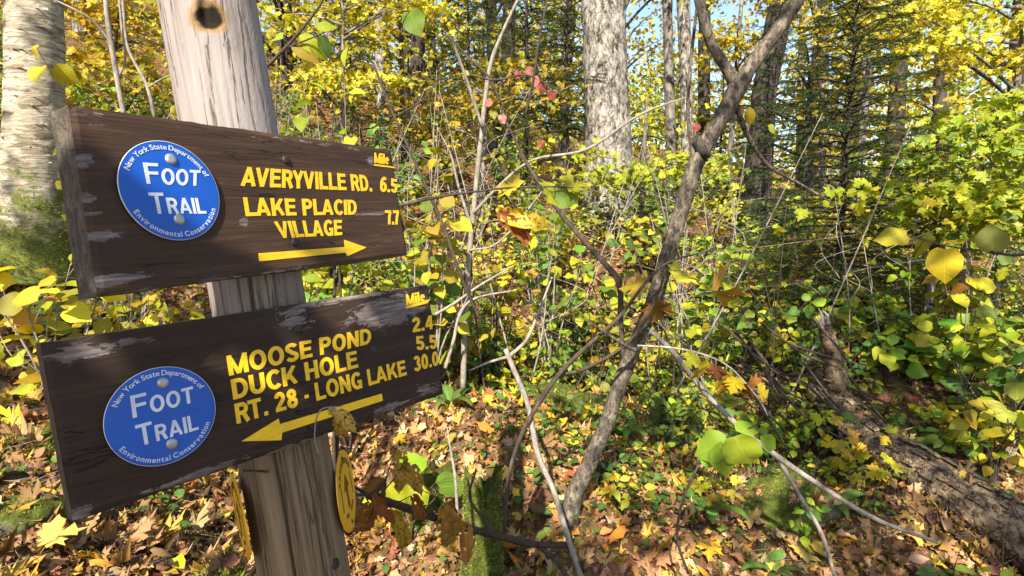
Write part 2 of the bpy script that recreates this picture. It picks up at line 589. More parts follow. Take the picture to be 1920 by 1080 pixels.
PAL = {  # real leaf colours
    'lime': [((.26, .38, .02), 3), ((.38, .43, .02), 3), ((.12, .23, .02), 2.5), ((.42, .40, .02), 2)],
    'yellow': [((.52, .42, .02), 4), ((.46, .42, .02), 3), ((.50, .30, .02), .6), ((.32, .34, .02), 3)],
    'green': [((.07, .15, .02), 3), ((.13, .21, .02), 3), ((.22, .28, .025), 2)],
    'mixed': [((.40, .38, .02), 3), ((.26, .31, .02), 3), ((.46, .36, .02), 3), ((.12, .18, .02), 2), ((.36, .20, .03), .6)],
    'gold': [((.50, .36, .02), 4), ((.42, .27, .02), 2), ((.46, .40, .03), 4), ((.28, .17, .02), .7), ((.28, .30, .02), 2)],
    'pink': [((.45, .13, .12), 3), ((.30, .06, .06), 2), ((.50, .22, .18), 2)],
    'litter': [((.38, .225, .095), 6), ((.27, .15, .065), 5), ((.46, .295, .135), 5), ((.53, .385, .20), 3), ((.52, .36, .06), 4), ((.45, .23, .05), 1.5), ((.13, .075, .04), 5), ((.36, .11, .06), .5)],
    'bright': [((.56, .37, .03), 5), ((.52, .26, .03), 3), ((.46, .29, .15), 3), ((.45, .11, .05), 1), ((.58, .42, .06), 3)],
    'cover': [((.05, .13, .02), 3), ((.08, .18, .03), 3), ((.14, .22, .03), 1)],
    'spruce': [((.018, .035, .010), 3), ((.03, .055, .014), 3), ((.05, .075, .02), 2)],
    'hero_green': [((.20, .36, .025), 3), ((.30, .42, .03), 2), ((.14, .28, .02), 1)],
    'spotty': [((.50, .34, .04), 3), ((.42, .26, .04), 2)],
    'brown': [((.22, .09, .02), 3), ((.30, .14, .03), 3), ((.14, .06, .02), 2)],
}


def pick(pal, n, g):
    c = np.array([x[0] for x in PAL[pal]])
    p = np.array([x[1] for x in PAL[pal]], float)
    q = c[g.choice(len(c), n, p=p / p.sum())]
    return np.clip(q * g.uniform(.75, 1.25, (n, 1)) * g.uniform(.92, 1.08, (n, 3)), 0, .7)


_LM = {}


def leaf_mesh(kind, pal, k, mat='leaf_near'):
    """one leaf mesh shared by many leaf objects"""
    key = (kind, pal, k, mat)
    if key not in _LM:
        g = np.random.default_rng(abs(hash(str(key))) % 9999 if False else sum(map(ord, str(key))) * 7 + k)
        tv, tt, tu = TPL[kind][k % len(TPL[kind])]
        c = pick(pal, 1, g)[0]
        r = np.clip(np.hypot(tv[:, 0], tv[:, 1] - .4) * 1.6, 0, 1)[:, None]
        _LM[key] = mesh_np('leaf', tv, tt, c * (1 - .25 * r * g.uniform(0, 1.5) * np.array([.3, .6, .8])), tu)
        _LM[key].materials.append(M[mat])
    return _LM[key]


def leaf_obj(parent, kind, pal, k, pos, d, nrm, size, mat='leaf_near', name='leaf'):
    o = obj(name, leaf_mesh(kind, pal, k, mat), None, parent)
    Fm = frame(np.asarray(d, float)[None], np.asarray(nrm, float)[None])[0]
    m = Matrix([list(Fm[i] * size) + [float(pos[i])] for i in range(3)] + [[0, 0, 0, 1]])
    if parent is not None:
        m = Matrix.Translation(-Vector(parent.location)) @ m
        o.matrix_local = m
    else:
        o.matrix_world = m
    return o

# ================================================================== THE SETTING: ground
def build_ground():
    def axis(a, b, dense0, dense1, step, far):
        mid = np.arange(dense0, dense1, step)
        lo = dense0 - np.geomspace(step, dense0 - a, far)[::-1]
        hi = dense1 + np.geomspace(step, b - dense1, far)
        return np.concatenate([lo, mid, hi])
    xs = axis(-160, 160, -5, 6, .05, 45)
    ys = axis(-60, 300, .3, 8.5, .05, 60)
    X, Y = np.meshgrid(xs, ys)
    Z = np.zeros_like(X)
    for i in range(0, len(ys), 20):
        Z[i:i + 20] = H(X[i:i + 20], Y[i:i + 20])
    V = np.stack([X, Y, Z], -1).reshape(-1, 3)
    a = (np.arange(len(ys) - 1)[:, None] * len(xs) + np.arange(len(xs) - 1)[None]).ravel()
    nx = len(xs)
    T = np.concatenate([np.stack([a, a + 1, a + nx + 1], 1), np.stack([a, a + nx + 1, a + nx], 1)])
    n = N('forest_soil')
    v = n.coord()
    f = n.noise(9, 8, .75, v)
    c = n.ramp(f, [(.3, (.035, .02, .012)), (.48, (.10, .058, .03)), (.6, (.2, .115, .06)), (.75, (.3, .19, .10))])
    vo = n.n('TexVoronoi')
    vo.inputs['Scale'].default_value = 16
    n.l(v, vo.inputs['Vector'])
    c = n.mix(.35, c, n.mix(1.0, n.ramp(n.noise(30, 2, .5, v), [(.35, (.05, .03, .015)), (.6, (.36, .2, .05))]), vo.outputs['Color'], 'MULTIPLY'))
    hg = n.math('ADD', f, n.math('MULTIPLY', vo.outputs['Distance'], .8))
    M['soil'] = n.fin(c, .95, n.bump(hg, .8, .03), .1)
    tag(obj('ground', mesh_np('ground', V, T), M['soil']), kind='structure')


build_ground()

# ================================================================== SIGNS
FWD, UP = np.array([0, _cp, -_sp]), np.array([0, _sp, _cp])


def cam2world_dir(v):
    return np.array([v[0], 0, 0]) + v[2] * FWD - v[1] * UP


def homog(src, dst):
    A = []
    for (x, y), (u, v) in zip(src, dst):
        A.append([x, y, 1, 0, 0, 0, -u * x, -u * y, -u])
        A.append([0, 0, 0, x, y, 1, -v * x, -v * y, -v])
    return np.linalg.svd(np.array(A))[2][-1].reshape(3, 3)


class Board:
    HT = .184

    def __init__(s, quad):               # quad of the front face in the photo: TL, TR, BR, BL
        h = homog([(0, 1), (1, 1), (1, 0), (0, 0)], quad)
        m = np.linalg.inv(np.array([[FPX, 0, 960], [0, FPX, 540], [0, 0, 1]])) @ h
        if m[2, 2] < 0:
            m = -m
        m *= s.HT / np.linalg.norm(m[:, 1])
        s.L = np.linalg.norm(m[:, 0])
        s.o = CAM + cam2world_dir(m[:, 2])
        s.x = cam2world_dir(m[:, 0])
        s.x /= np.linalg.norm(s.x)
        z = cam2world_dir(m[:, 1])
        z -= s.x * (z @ s.x)
        s.z = z / np.linalg.norm(z)
        s.n = np.cross(s.x, s.z)          # out of the front (local -Y)
        if s.n @ (CAM - s.o) < 0:
            s.n = -s.n
        s.quad = [s.px(*q) for q in quad]
        s.M = Matrix([[s.x[i], -s.n[i], s.z[i], s.o[i]] for i in range(3)] + [[0, 0, 0, 1]])

    def px(s, px, py):                    # photo pixel -> (u along, v up) on the front face
        r = ray(px, py)
        t = ((s.o - CAM) @ s.n) / (r @ s.n)
        q = CAM + r * t - s.o
        return np.array([q @ s.x, q @ s.z])


# ---- glyphs
_GL = {}


def glyph(ch, bold):
    key = (ch, bold)
    if key not in _GL:
        cu = bpy.data.curves.new('g', 'FONT')
        cu.body = ch
        cu.size = 1
        cu.offset = bold
        cu.resolution_u = 4
        cu.fill_mode = 'FRONT'
        ob = bpy.data.objects.new('g', cu)
        COL.objects.link(ob)
        dg = bpy.context.evaluated_depsgraph_get()
        me = bpy.data.meshes.new_from_object(ob.evaluated_get(dg))
        bm = bmesh.new()
        bm.from_mesh(me)
        bmesh.ops.triangulate(bm, faces=bm.faces[:])
        bm.verts.ensure_lookup_table()
        V = np.array([v.co[:2] for v in bm.verts]) if len(bm.verts) else np.zeros((0, 2))
        T = np.array([[v.index for v in f.verts] for f in bm.faces]) if len(bm.faces) else np.zeros((0, 3), int)
        E = [[v.index for v in e.verts] for e in bm.edges if len(e.link_faces) == 1]
        bm.free()
        bpy.data.objects.remove(ob)
        bpy.data.curves.remove(cu)
        bpy.data.meshes.remove(me)
        _GL[key] = (V, T, E)
    return _GL[key]


def layout(segs, bold=.03, gap=.085, space=.30):
    """segs: [(text, size)] -> list of (V2, T, E) in one line, cap height 1, width"""
    V0 = glyph('H', bold)[0]
    cap = V0[:, 1].max() - V0[:, 1].min()
    b0 = V0[:, 1].min()
    x = 0
    out = []
    for txt, sz in segs:
        for ch in txt:
            if ch == ' ':
                x += space * sz / cap
                continue
            V, T, E = glyph(ch, bold)
            V = V.copy()
            V[:, 1] -= b0
            V *= sz / cap
            V[:, 0] += x - V[:, 0].min()
            x = V[:, 0].max() + gap * sz / cap
            out.append((V, T, E))
    W = x - gap * segs[-1][1] / cap
    return out, W


def _arc(cx, cy, rx, ry, a0, a1, n=14):
    return [(cx + rx * math.cos(R(a)), cy + ry * math.sin(R(a))) for a in np.linspace(a0, a1, n)]


def bold_glyph(ch, s):
    """heavy grotesque capitals and figures as strokes of width s; cap height 1"""
    h = s / 2
    k = 1 - h
    S = []

    def st(*p, t=s):
        S.append((list(p), t))
    if ch in 'EFL':
        st((h, 0), (h, 1))
        if ch != 'L':
            st((s, k), (.62, k), t=s * .9)
            st((s, .52), (.58, .52), t=s * .88)
        if ch != 'F':
            st((s, h), (.63 if ch == 'E' else .60, h), t=s * .9)
    elif ch == 'T':
        st((0, k), (.68, k), t=s * .9)
        st((.34, 0), (.34, 1 - s))
    elif ch in 'Il':
        st((h, 0), (h, 1))
    elif ch == 'i':
        st((h, 0), (h, .72))
        st((h, .82), (h, 1))
    elif ch == 'H':
        st((h, 0), (h, 1)); st((.70 - h, 0), (.70 - h, 1)); st((s, .5), (.70 - s, .5), t=s * .9)
    elif ch == 'A':
        st((h * 1.0, 0), (.40, 1), t=s * .98); st((.80 - h, 0), (.40, 1), t=s * .98); st((.24, .28), (.56, .28), t=s * .85)
    elif ch == 'V':
        st((h, 1), (.38, 0), t=s * .98); st((.76 - h, 1), (.38, 0), t=s * .98)
    elif ch == 'Y':
        st((h, 1), (.37, .42), t=s * .98); st((.74 - h, 1), (.37, .42), t=s * .98); st((.37, 0), (.37, .48))
    elif ch == 'K':
        st((h, 0), (h, 1)); st((s * .9, .34), (.62, 1)); st((.34, .55), (.64, 0))
    elif ch == 'M':
        st((h, 0), (h, 1)); st((.88 - h, 0), (.88 - h, 1)); st((h, 1), (.44, .04), t=s * .85); st((.88 - h, 1), (.44, .04), t=s * .85)
    elif ch == 'N':
        st((h, 0), (h, 1)); st((.70 - h, 0), (.70 - h, 1)); st((h, .96), (.70 - h, .04), t=s * .95)
    elif ch in 'O0':
        w_ = .39 if ch == 'O' else .29
        st(*_arc(w_, .5, w_ - h, .52 - h, 0, 360, 33))
    elif ch in 'CG':
        st(*_arc(.38, .5, .38 - h, .52 - h, 42, 318 if ch == 'C' else 330, 26))
        if ch == 'G':
            st((.70 - h, 0), (.70 - h, .46), t=s * .8); st((.40, .42), (.70, .42), t=s * .8)
    elif ch == 'D':
        st((h, 0), (h, 1)); st((h, k), (.32, k), *_arc(.32, .5, .38 - h, .5 - h, 90, -90, 16), (h, h), t=s * .95)
    elif ch in 'PR':
        st((h, 0), (h, 1)); st((h, k), (.36, k), *_arc(.36, .69, .29 - h, .31 - h, 90, -90, 14), (h, .38 + h), t=s * .95)
        if ch == 'R':
            st((.40, .44), (.58, 0))
    elif ch == 'U':
        st((h, 1), *_arc(.35, .36, .35 - h, .38 - h, 180, 360, 16), (.70 - h, 1))
    elif ch == 'S':
        st(*_arc(.33, .74, .32 - h, .28 - h, 20, 250, 14), *_arc(.33, .27, .34 - h, .29 - h, 80, -160, 16))
    elif ch == '2':
        st(*_arc(.29, .70, .29 - h, .32 - h, 175, -35, 16), (h, .16)); st((0, h * .95), (.58, h * .95), t=s * .9)
    elif ch == '3':
        st(*_arc(.28, .735, .27 - h, .285 - h, 160, -95, 14)); st(*_arc(.28, .28, .30 - h, .30 - h, 95, -165, 16))
    elif ch == '4':
        st((.40, 0), (.40, 1)); st((.34, .95), (.06, .32), t=s * .8); st((0, .29), (.56, .29), t=s * .85)
    elif ch == '5':
        st((.10, k), (.54, k), t=s * .9); st((.15, 1), (.12, .46), t=s * .85); st(*_arc(.28, .33, .30 - h, .34 - h, 145, -160, 20))
    elif ch == '6':
        st(*_arc(.29, .32, .29 - h, .34 - h, 0, 360, 25)); st(*_arc(.32, .52, .32 - h, .50 - h, 195, 50, 14))
    elif ch == '7':
        st((0, k), (.54, k), t=s * .9); st((.46, .9), (.33, .5), (.25, 0))
    elif ch == '8':
        st(*_arc(.29, .74, .27 - h, .28 - h, 0, 360, 21)); st(*_arc(.29, .28, .30 - h, .30 - h, 0, 360, 21))
    elif ch == '.':
        st((0, h), (s, h))
    elif ch == '-':
        st((0, .40), (.24, .40), t=s * .9)
    elif ch == 'e':
        st((.10, .40), (.52, .40), t=s * .6); st(*_arc(.29, .36, .28 - h, .37 - h, 0, 320, 20), t=s * .9)
    out = []
    for p, t in S:
        p = np.array(p, float)
        d = np.gradient(p, axis=0)
        d /= np.linalg.norm(d, axis=1)[:, None] + 1e-9
        nn = np.c_[-d[:, 1], d[:, 0]] * t / 2
        n_ = len(p)
        V = np.vstack([p + nn, p - nn])
        if ch in 'AVYKNM47':
            V[:, 1] = np.clip(V[:, 1], 0, 1)
        T = []
        for i in range(n_ - 1):
            T += [(i, n_ + i, n_ + i + 1), (i, n_ + i + 1, i + 1)]
        E = [(i, i + 1) for i in range(n_ - 1)] + [(n_ + i + 1, n_ + i) for i in range(n_ - 1)] + [(n_, 0), (n_ - 1, 2 * n_ - 1)]
        out.append((V, np.array(T), E))
    return out


def bold_layout(segs, s, gap, space=.34):
    x, out = 0.0, []
    for txt, sz in segs:
        prev = ''
        for ch in txt:
            if ch == ' ':
                x += space * sz
                continue
            if prev + ch in ('AV', 'AY', 'RY', 'YV', 'LA', '.7', '7.', 'RT'):
                x -= .10 * sz
            gs = bold_glyph(ch, s if sz == 1 else s * 1.15)
            x0 = min(V[:, 0].min() for V, _, _ in gs)
            x1 = max(V[:, 0].max() for V, _, _ in gs)
            for i, (V, T, E) in enumerate(gs):
                V = (V - [x0, 0]) * sz + [x, 0]
                out.append((V, T, E, i))
            x += (x1 - x0 + gap) * sz
            prev = ch
    return out, x - gap * segs[-1][1]


def lettering(board, segs, BL, BR, TR, TL, parent, mat, bold=.21, lift=.00008, th=.00028, name='lettering', gap=.075):
    gl, W = bold_layout(segs, bold, gap)
    q = [board.px(*p) for p in (BL, BR, TR, TL)]
    mb = MB()
    for V, T, E, i in gl:
        u, v = (V[:, 0] / W)[:, None], V[:, 1][:, None]
        p = (q[0] * (1 - u) + q[1] * u) * (1 - v) + (q[3] * (1 - u) + q[2] * u) * v
        add_flat(mb, p, T, E, lift, th + .00005 * i)
    return obj(name, mb.mesh(name, smooth=False), mat, parent)


def add_flat(mb, p, T, E, lift, th):
    n = len(p)
    A = np.c_[p[:, 0], np.full(n, -lift - th), p[:, 1]]
    B = np.c_[p[:, 0], np.full(n, -lift), p[:, 1]]
    TT = [tuple(t) for t in T]
    for a, b in E:
        TT += [(a, b, b + n), (a, b + n, a + n)]
    mb.add(np.vstack([A, B]), TT)


def poly_flat(board, pix, parent, mat, name, lift=.00008, th=.00028):
    p = np.array([board.px(*q) for q in pix])
    bm = bmesh.new()
    f = bm.faces.new([bm.verts.new((x, z, 0)) for x, z in p])
    bmesh.ops.triangulate(bm, faces=[f])
    bm.verts.index_update()
    T = [[v.index for v in f.verts] for f in bm.faces]
    bm.free()
    mb = MB()
    n = len(p)
    add_flat(mb, p, T, [(i, (i + 1) % n) for i in range(n)], lift, th)
    return obj(name, mb.mesh(name, smooth=False), mat, parent)


def dome(board, px, py, r, hgt, parent, mat, name, lift=0.0):
    c = board.px(px, py)
    V, T = [], []
    k = 14
    g = np.random.default_rng(int(px * 7 + py))
    prof = [(1.0, 0), (1.0, .25), (.85, .7), (.55, .95), (.2, 1.0)]
    for a, b in prof:
        for j in range(k):
            t = 2 * np.pi * j / k
            rr = r * a * (1 + g.normal(0, .03))
            V.append((c[0] + rr * math.cos(t), -lift - hgt * b, c[1] + rr * math.sin(t)))
    for i in range(len(prof) - 1):
        for j in range(k):
            a, b = i * k + j, i * k + (j + 1) % k
            T += [(a, b, b + k), (a, b + k, a + k)]
    V.append((c[0], -lift - hgt * .93, c[1]))
    for j in range(k):
        T.append(((len(prof) - 1) * k + j, (len(prof) - 1) * k + (j + 1) % k, len(V) - 1))
    return obj(name, mesh_np(name, np.array(V), np.array(T)), mat, parent)


def disc_mesh(cu, cv, r, y0, th, k=72, dent=0.0):
    V, T = [], []
    for rr, y in ((r * .97, y0 + th), (r, y0 + th * .7), (r, y0)):
        for j in range(k):
            t = 2 * np.pi * j / k
            V.append((cu + rr * math.cos(t), -y, cv + rr * math.sin(t)))
    V.append((cu, -y0 - th - dent, cv))
    c = len(V) - 1
    for j in range(k):
        j2 = (j + 1) % k
        T += [(c, j, j2), (j, k + j, k + j2), (j, k + j2, j2), (k + j, 2 * k + j, 2 * k + j2), (k + j, 2 * k + j2, k + j2)]
    return mesh_np('disc', np.array(V), np.array(T), smooth=False)


def arc_text(board, text, c, r, p0, p1, inside, parent, mat, size, lift, th=.0004, bold=.012):
    """text along a circle; p0, p1: photo pixels of its first and last letter"""
    gl, W = layout([(text, 1.0)], bold, .10, .26)
    a0 = math.atan2(*(board.px(*p0) - c)[::-1])
    a1 = math.atan2(*(board.px(*p1) - c)[::-1])
    if not inside:
        a1 = a1 - 2 * math.pi if a1 > a0 else a1
    else:
        a0 = a0 - 2 * math.pi if a0 > a1 else a0
    mb = MB()
    for V, T, E in gl:
        u = (V[:, 0].min() + V[:, 0].max()) / 2
        a = a0 + (a1 - a0) * (u / W)
        x, y = (V[:, 0] - u) * size, V[:, 1] * size
        if not inside:
            rad, tan = np.array([math.cos(a), math.sin(a)]), np.array([math.sin(a), -math.cos(a)])
            p = c + rad * (r + y[:, None]) + tan * x[:, None]
        else:
            rad, tan = np.array([math.cos(a), math.sin(a)]), np.array([-math.sin(a), math.cos(a)])
            p = c + rad * (r - y[:, None]) + tan * x[:, None]
        add_flat(mb, p, T, E, lift, th)
    return obj('ring_lettering', mb.mesh('ring_lettering', smooth=False), mat, parent)


def mat_board(name, base, blobs, seed, L):
    n = N(name)
    v = n.coord((1, 1, 1), (seed, 0, 0))
    c0 = n.n('TexCoord')
    sp = n.n('SeparateXYZ')
    n.l(c0.outputs['Object'], sp.inputs[0])
    grain = n.noise(1.0, 7, .65, n.coord((9, 60, 190), (seed, 0, 0)), .6)
    mid = n.noise(1.0, 4, .6, n.coord((4, 20, 42), (seed * 2, 0, 0)), .8)
    rag = n.noise(1.0, 9, .78, n.coord((38, 38, 105), (seed * 3, 0, 0)), .5)
    tot = None
    for (x, z, rx, rz, st) in blobs:
        dx = n.math('DIVIDE', n.math('SUBTRACT', sp.outputs[0], x), rx)
        dz = n.math('DIVIDE', n.math('SUBTRACT', sp.outputs[2], z), rz)
        d = n.math('SQRT', n.math('ADD', n.math('MULTIPLY', dx, dx), n.math('MULTIPLY', dz, dz)))
        b = n.math('MULTIPLY', n.math('MAXIMUM', n.math('SUBTRACT', 1.0, d), 0.0), st)
        tot = b if tot is None else n.math('MAXIMUM', tot, b)
    front = n.math('SUBTRACT', 1.0, n.step(sp.outputs[1], .002, .004))
    wear = n.math('MULTIPLY', n.step(n.math('ADD', rag, tot), .70, .73), front)
    paint = n.ramp(n.math('ADD', n.math('MULTIPLY', grain, .6), n.math('MULTIPLY', mid, .4)),
                   [(.3, tuple(x * .55 for x in base)), (.5, base), (.72, tuple(x * 1.9 for x in base))])
    scuff = n.step(n.noise(1.0, 5, .7, n.coord((14, 30, 120), (seed * 5, 0, 0))), .60, .72)
    paint = n.mix(n.math('MULTIPLY', scuff, .35), paint, tuple(x * 3.2 for x in base))
    bare = n.ramp(n.noise(1.0, 6, .7, n.coord((20, 60, 260), (seed * 4, 0, 0))), [(.35, (.05, .037, .033)), (.55, (.15, .12, .11)), (.7, (.30, .26, .245))])
    c = n.mix(wear, paint, bare)
    endg = n.ramp(n.noise(1.0, 6, .75, n.coord((60, 160, 60))), [(.35, (.035, .027, .02)), (.55, (.085, .068, .05)), (.75, (.16, .135, .105))])
    c = n.mix(front, endg, c)
    rid = n.math('ABSOLUTE', n.math('SUBTRACT', n.noise(1.0, 5, .6, n.coord((3.2, 20, 26), (seed * 7, 0, 0)), .4), .5))
    chk = n.math('MULTIPLY', n.math('SUBTRACT', 1.0, n.step(rid, .002, .007)), n.step(n.noise(7, 2, .5, n.coord((1, 1, 1), (seed, 0, 2))), .48, .6))
    c = n.mix(n.math('MULTIPLY', chk, .85), c, (.006, .004, .003))
    hgt = n.math('ADD', n.math('MULTIPLY', grain, .7), n.math('MULTIPLY', mid, .5))
    hgt = n.math('SUBTRACT', hgt, n.math('MULTIPLY', chk, .9))
    hgt = n.math('SUBTRACT', hgt, n.math('MULTIPLY', wear, .5))
    return n.fin(c, n.ramp(grain, [(.3, .6), (.7, .8)]), n.bump(hgt, .75, .0022), .25)


def build_board(b, th, skew, mat, parent, seed):
    """front grid + sides, slightly uneven sawn edges; skew leans the left end so its grain shows"""
    nu, nv = 90, 36
    g = np.random.default_rng(seed)
    TL, TR, BR, BL = b.quad
    eu = np.cumsum(g.normal(0, .00022, nu + 1))
    eu -= np.linspace(0, eu[-1], nu + 1)
    ev = np.cumsum(g.normal(0, .00022, nu + 1))
    ev -= np.linspace(0, ev[-1], nu + 1)
    lu = np.cumsum(g.normal(0, .00018, nv + 1))
    ru = np.cumsum(g.normal(0, .00035, nv + 1))

    def grid(y, sk):
        V = []
        for j in range(nv + 1):
            for i in range(nu + 1):
                u, v = i / nu, j / nv
                p = (BL * (1 - u) + BR * u) * (1 - v) + (TL * (1 - u) + TR * u) * v
                x = p[0] + lu[j] * (1 - u) ** 8 + ru[j] * u ** 8 - sk * (1 - u) ** 3
                z = p[1] + eu[i] * v ** 6 + ev[i] * (1 - v) ** 6
                e = min(u * b.L, (1 - u) * b.L, v * .184, (1 - v) * .184)
                yy = y + (.0018 * max(0, 1 - e / .003) ** 2) * (1 if y == 0 else -1)
                V.append((x, yy, z))
        return np.array(V)
    A, B = grid(0, 0), grid(th, skew)
    k = nu + 1
    a = (np.arange(nv)[:, None] * k + np.arange(nu)[None]).ravel()
    T1 = np.concatenate([np.stack([a, a + 1, a + k + 1], 1), np.stack([a, a + k + 1, a + k], 1)])
    n = len(A)
    loop = list(range(0, nu)) + [j * k + nu for j in range(nv)] + [nv * k + i for i in range(nu, 0, -1)] + [j * k for j in range(nv, 0, -1)]
    S = []
    for p, q in zip(loop, loop[1:] + loop[:1]):
        S += [(p, p + n, q + n), (p, q + n, q)]
    V = np.vstack([A, B])
    m = mesh_np('board', V, np.vstack([T1, T1[:, ::-1] + n, np.array(S)]), smooth=False)
    return obj('board', m, mat, parent)


def foot_trail_disc(b, center, rim, nails, foot, trail, ring, parent):
    c = b.px(*center)
    rs = [np.linalg.norm(b.px(*p) - c) for p in rim]
    r = float(np.mean(rs))
    d = obj('trail_disc', disc_mesh(c[0], c[1], r, .0018, .0015), M['blue'], parent)
    d['label'] = 'round blue plastic trail marker with white lettering'
    rimm = MB()
    k = 72
    V = []
    for rr in (r * .992, r * 1.002):
        for y in (.0024, .0035):
            V += [(c[0] + rr * math.cos(2 * np.pi * j / k), -y, c[1] + rr * math.sin(2 * np.pi * j / k)) for j in range(k)]
    T = []
    for j in range(k):
        j2 = (j + 1) % k
        T += [(k + j, 3 * k + j, 3 * k + j2), (k + j, 3 * k + j2, k + j2), (3 * k + j, 2 * k + j, 2 * k + j2), (3 * k + j, 2 * k + j2, 3 * k + j2)]
    rimm.add(V, T)
    obj('rim', rimm.mesh('rim'), M['white'], d)
    lettering(b, [('F', 1.0), ('OOT', .76)], *foot, d, M['white'], .165, .0034, .0003, gap=.10)
    lettering(b, [('T', 1.0), ('RAIL', .76)], *trail, d, M['white'], .165, .0034, .0003, gap=.09)
    arc_text(b, 'New York State Department of', c, r * .83, ring[0], ring[1], False, d, M['white'], r * .105, .0034)
    arc_text(b, 'Environmental Conservation', c, r * .93, ring[2], ring[3], True, d, M['white'], r * .105, .0034)
    for p in nails:
        dome(b, *p, .0062, .0028, d, M['metal'], 'nail_head', .003)
    return d


U = Board([(131, 197), (736, 281), (765, 478), (185, 555)])
Lb = Board([(75, 644), (804, 534), (832, 739), (138, 979)])
Y_ = M['yellow']
up = thing('trail_sign', 'upper brown wooden sign with yellow AVERYVILLE RD. lettering and right-pointing arrow', 'sign', (0, 0, 0))
up.matrix_world = U.M
pu = lambda x, y: tuple(U.px(x, y))
M['board_u'] = mat_board('brown_paint_upper', (.046, .0245, .0135),
                         [(*pu(150, 300), .022, .012, .5), (*pu(160, 370), .02, .008, .5), (*pu(175, 400), .02, .006, .45), (*pu(188, 440), .03, .01, .5), (*pu(215, 525), .06, .009, .55),
                          (*pu(575, 285), .03, .03, .2), (*pu(700, 400), .10, .006, .4), (*pu(457, 418), .012, .01, .45), (*pu(695, 300), .02, .02, .35), (*pu(720, 450), .09, .03, .14),
                          (*pu(160, 215), .05, .02, .2), (*pu(300, 215), .25, .008, .22), (*pu(600, 270), .3, .008, .24), (*pu(400, 525), .4, .008, .26)], 1.3, U.L)
build_board(U, .030, .004, M['board_u'], up, 1)
for s_, q in (('AVERYVILLE RD.', ((451, 349), (698, 359), (694, 329), (454, 312))), ('6.5', ((712, 359), (745, 362), (744, 336), (714, 331))),
              ('LAKE PLACID', ((461, 405.5), (669, 402.5), (668, 375), (455.5, 370))), ('7.7', ((725, 421), (749, 421.5), (748, 394), (721.5, 394))),
              ('VILLAGE', ((524, 447), (641.5, 441), (641, 412), (513, 415))), ('Mile', ((702, 305.5), (729, 309), (729, 289.5), (702, 286)))):
    lettering(U, [(s_, 1.0)], *q, up, Y_)
poly_flat(U, [(701, 307.5), (738, 312.5), (740, 315.5), (701, 310.5)], up, Y_, 'underline')
poly_flat(U, [(484.5, 475), (646, 463), (645, 449.5), (687, 464), (651, 480.5), (647.5, 473.5), (486, 490)], up, Y_, 'arrow')
for p in ((536, 300), (553, 454)):
    dome(U, *p, .0062, .003, up, M['bolt'], 'bolt_head')
foot_trail_disc(U, (320, 359), [(226, 332), (413, 365), (302, 266), (332, 451)], [(317, 300), (333, 413)],
                ((272, 346), (371, 350), (373, 311), (264, 306)), ((282, 402), (384, 402), (376, 363), (274, 362)),
                [(241, 322), (392, 329), (257, 392), (400, 393)], up)

lo = thing('trail_sign', 'lower brown wooden sign with yellow MOOSE POND lettering and left-pointing arrow', 'sign', (0, 0, 0))
lo.matrix_world = Lb.M
pl = lambda x, y: tuple(Lb.px(x, y))
M['board_l'] = mat_board('brown_paint_lower', (.030, .0165, .0100),
                         [(*pl(730, 585), .13, .045, .42), (*pl(550, 595), .05, .03, .36), (*pl(640, 560), .2, .012, .34), (*pl(150, 660), .06, .018, .4), (*pl(240, 640), .06, .01, .3),
                          (*pl(150, 962), .02, .012, .5), (*pl(370, 890), .10, .008, .45), (*pl(730, 765), .10, .02, .3), (*pl(800, 730), .05, .02, .35), (*pl(600, 820), .25, .008, .3)], 4.7, Lb.L)
build_board(Lb, .026, .0015, M['board_l'], lo, 2)
for s_, q in (('MOOSE POND', ((429.5, 705), (696, 644), (695, 615), (424, 667.5))), ('DUCK HOLE', ((437.5, 749.6), (672, 689), (668, 657), (432, 712))),
              ('RT. 28 - LONG LAKE', ((444, 795), (763, 703), (758.6, 674.5), (438.6, 757.6))), ('30.0', ((777, 697), (823, 684), (821, 658), (774, 669))),
              ('5.5', ((781, 657), (820, 653), (818.7, 627), (778.5, 630.5))), ('2.4', ((774, 623.5), (812, 616.5), (810.6, 591), (771.5, 596.6))),
              ('Mile', ((762, 572.5), (797, 564.4), (795.6, 545.6), (761, 552)))):
    lettering(Lb, [(s_, 1.0)], *q, lo, Y_)
poly_flat(Lb, [(760.7, 574.8), (806, 561), (801, 568.5), (761, 579)], lo, Y_, 'underline')
poly_flat(Lb, [(715.6, 737.8), (717.8, 751.2), (528.8, 811.3), (527.7, 825.3), (452.6, 827.4), (522.4, 784.5), (524.5, 795.2)], lo, Y_, 'arrow')
for p in ((559, 617), (700, 655)):
    dome(Lb, *p, .006, .002, lo, M['bolt'], 'bolt_head')
foot_trail_disc(Lb, (304, 779), [(201, 794), (407, 755), (315, 687), (298, 873)], [(304, 717.6), (320.6, 831.5)],
                ((247.5, 783.3), (363, 753), (358, 714), (242, 742)), ((258, 836.5), (371, 804.6), (365, 766), (251, 797)),
                [(216, 762), (386.4, 720), (234, 833), (391, 791)], lo)

# ---- the post
PR = .0635


def post_axis(b, th, px, py):
    q = b.px(px, py)
    return b.o + b.x * q[0] + b.z * q[1] - b.n * (th + PR * .97)


def solve_axis(b, th, px_target, py):
    best = None
    for px in range(300, 700, 2):
        a = post_axis(b, th, px, py)
        d = a - CAM
        u = 960 + FPX * d[0] / (d @ FWD)
        if best is None or abs(u - px_target) < best[0]:
            best = (abs(u - px_target), a)
    return best[1]


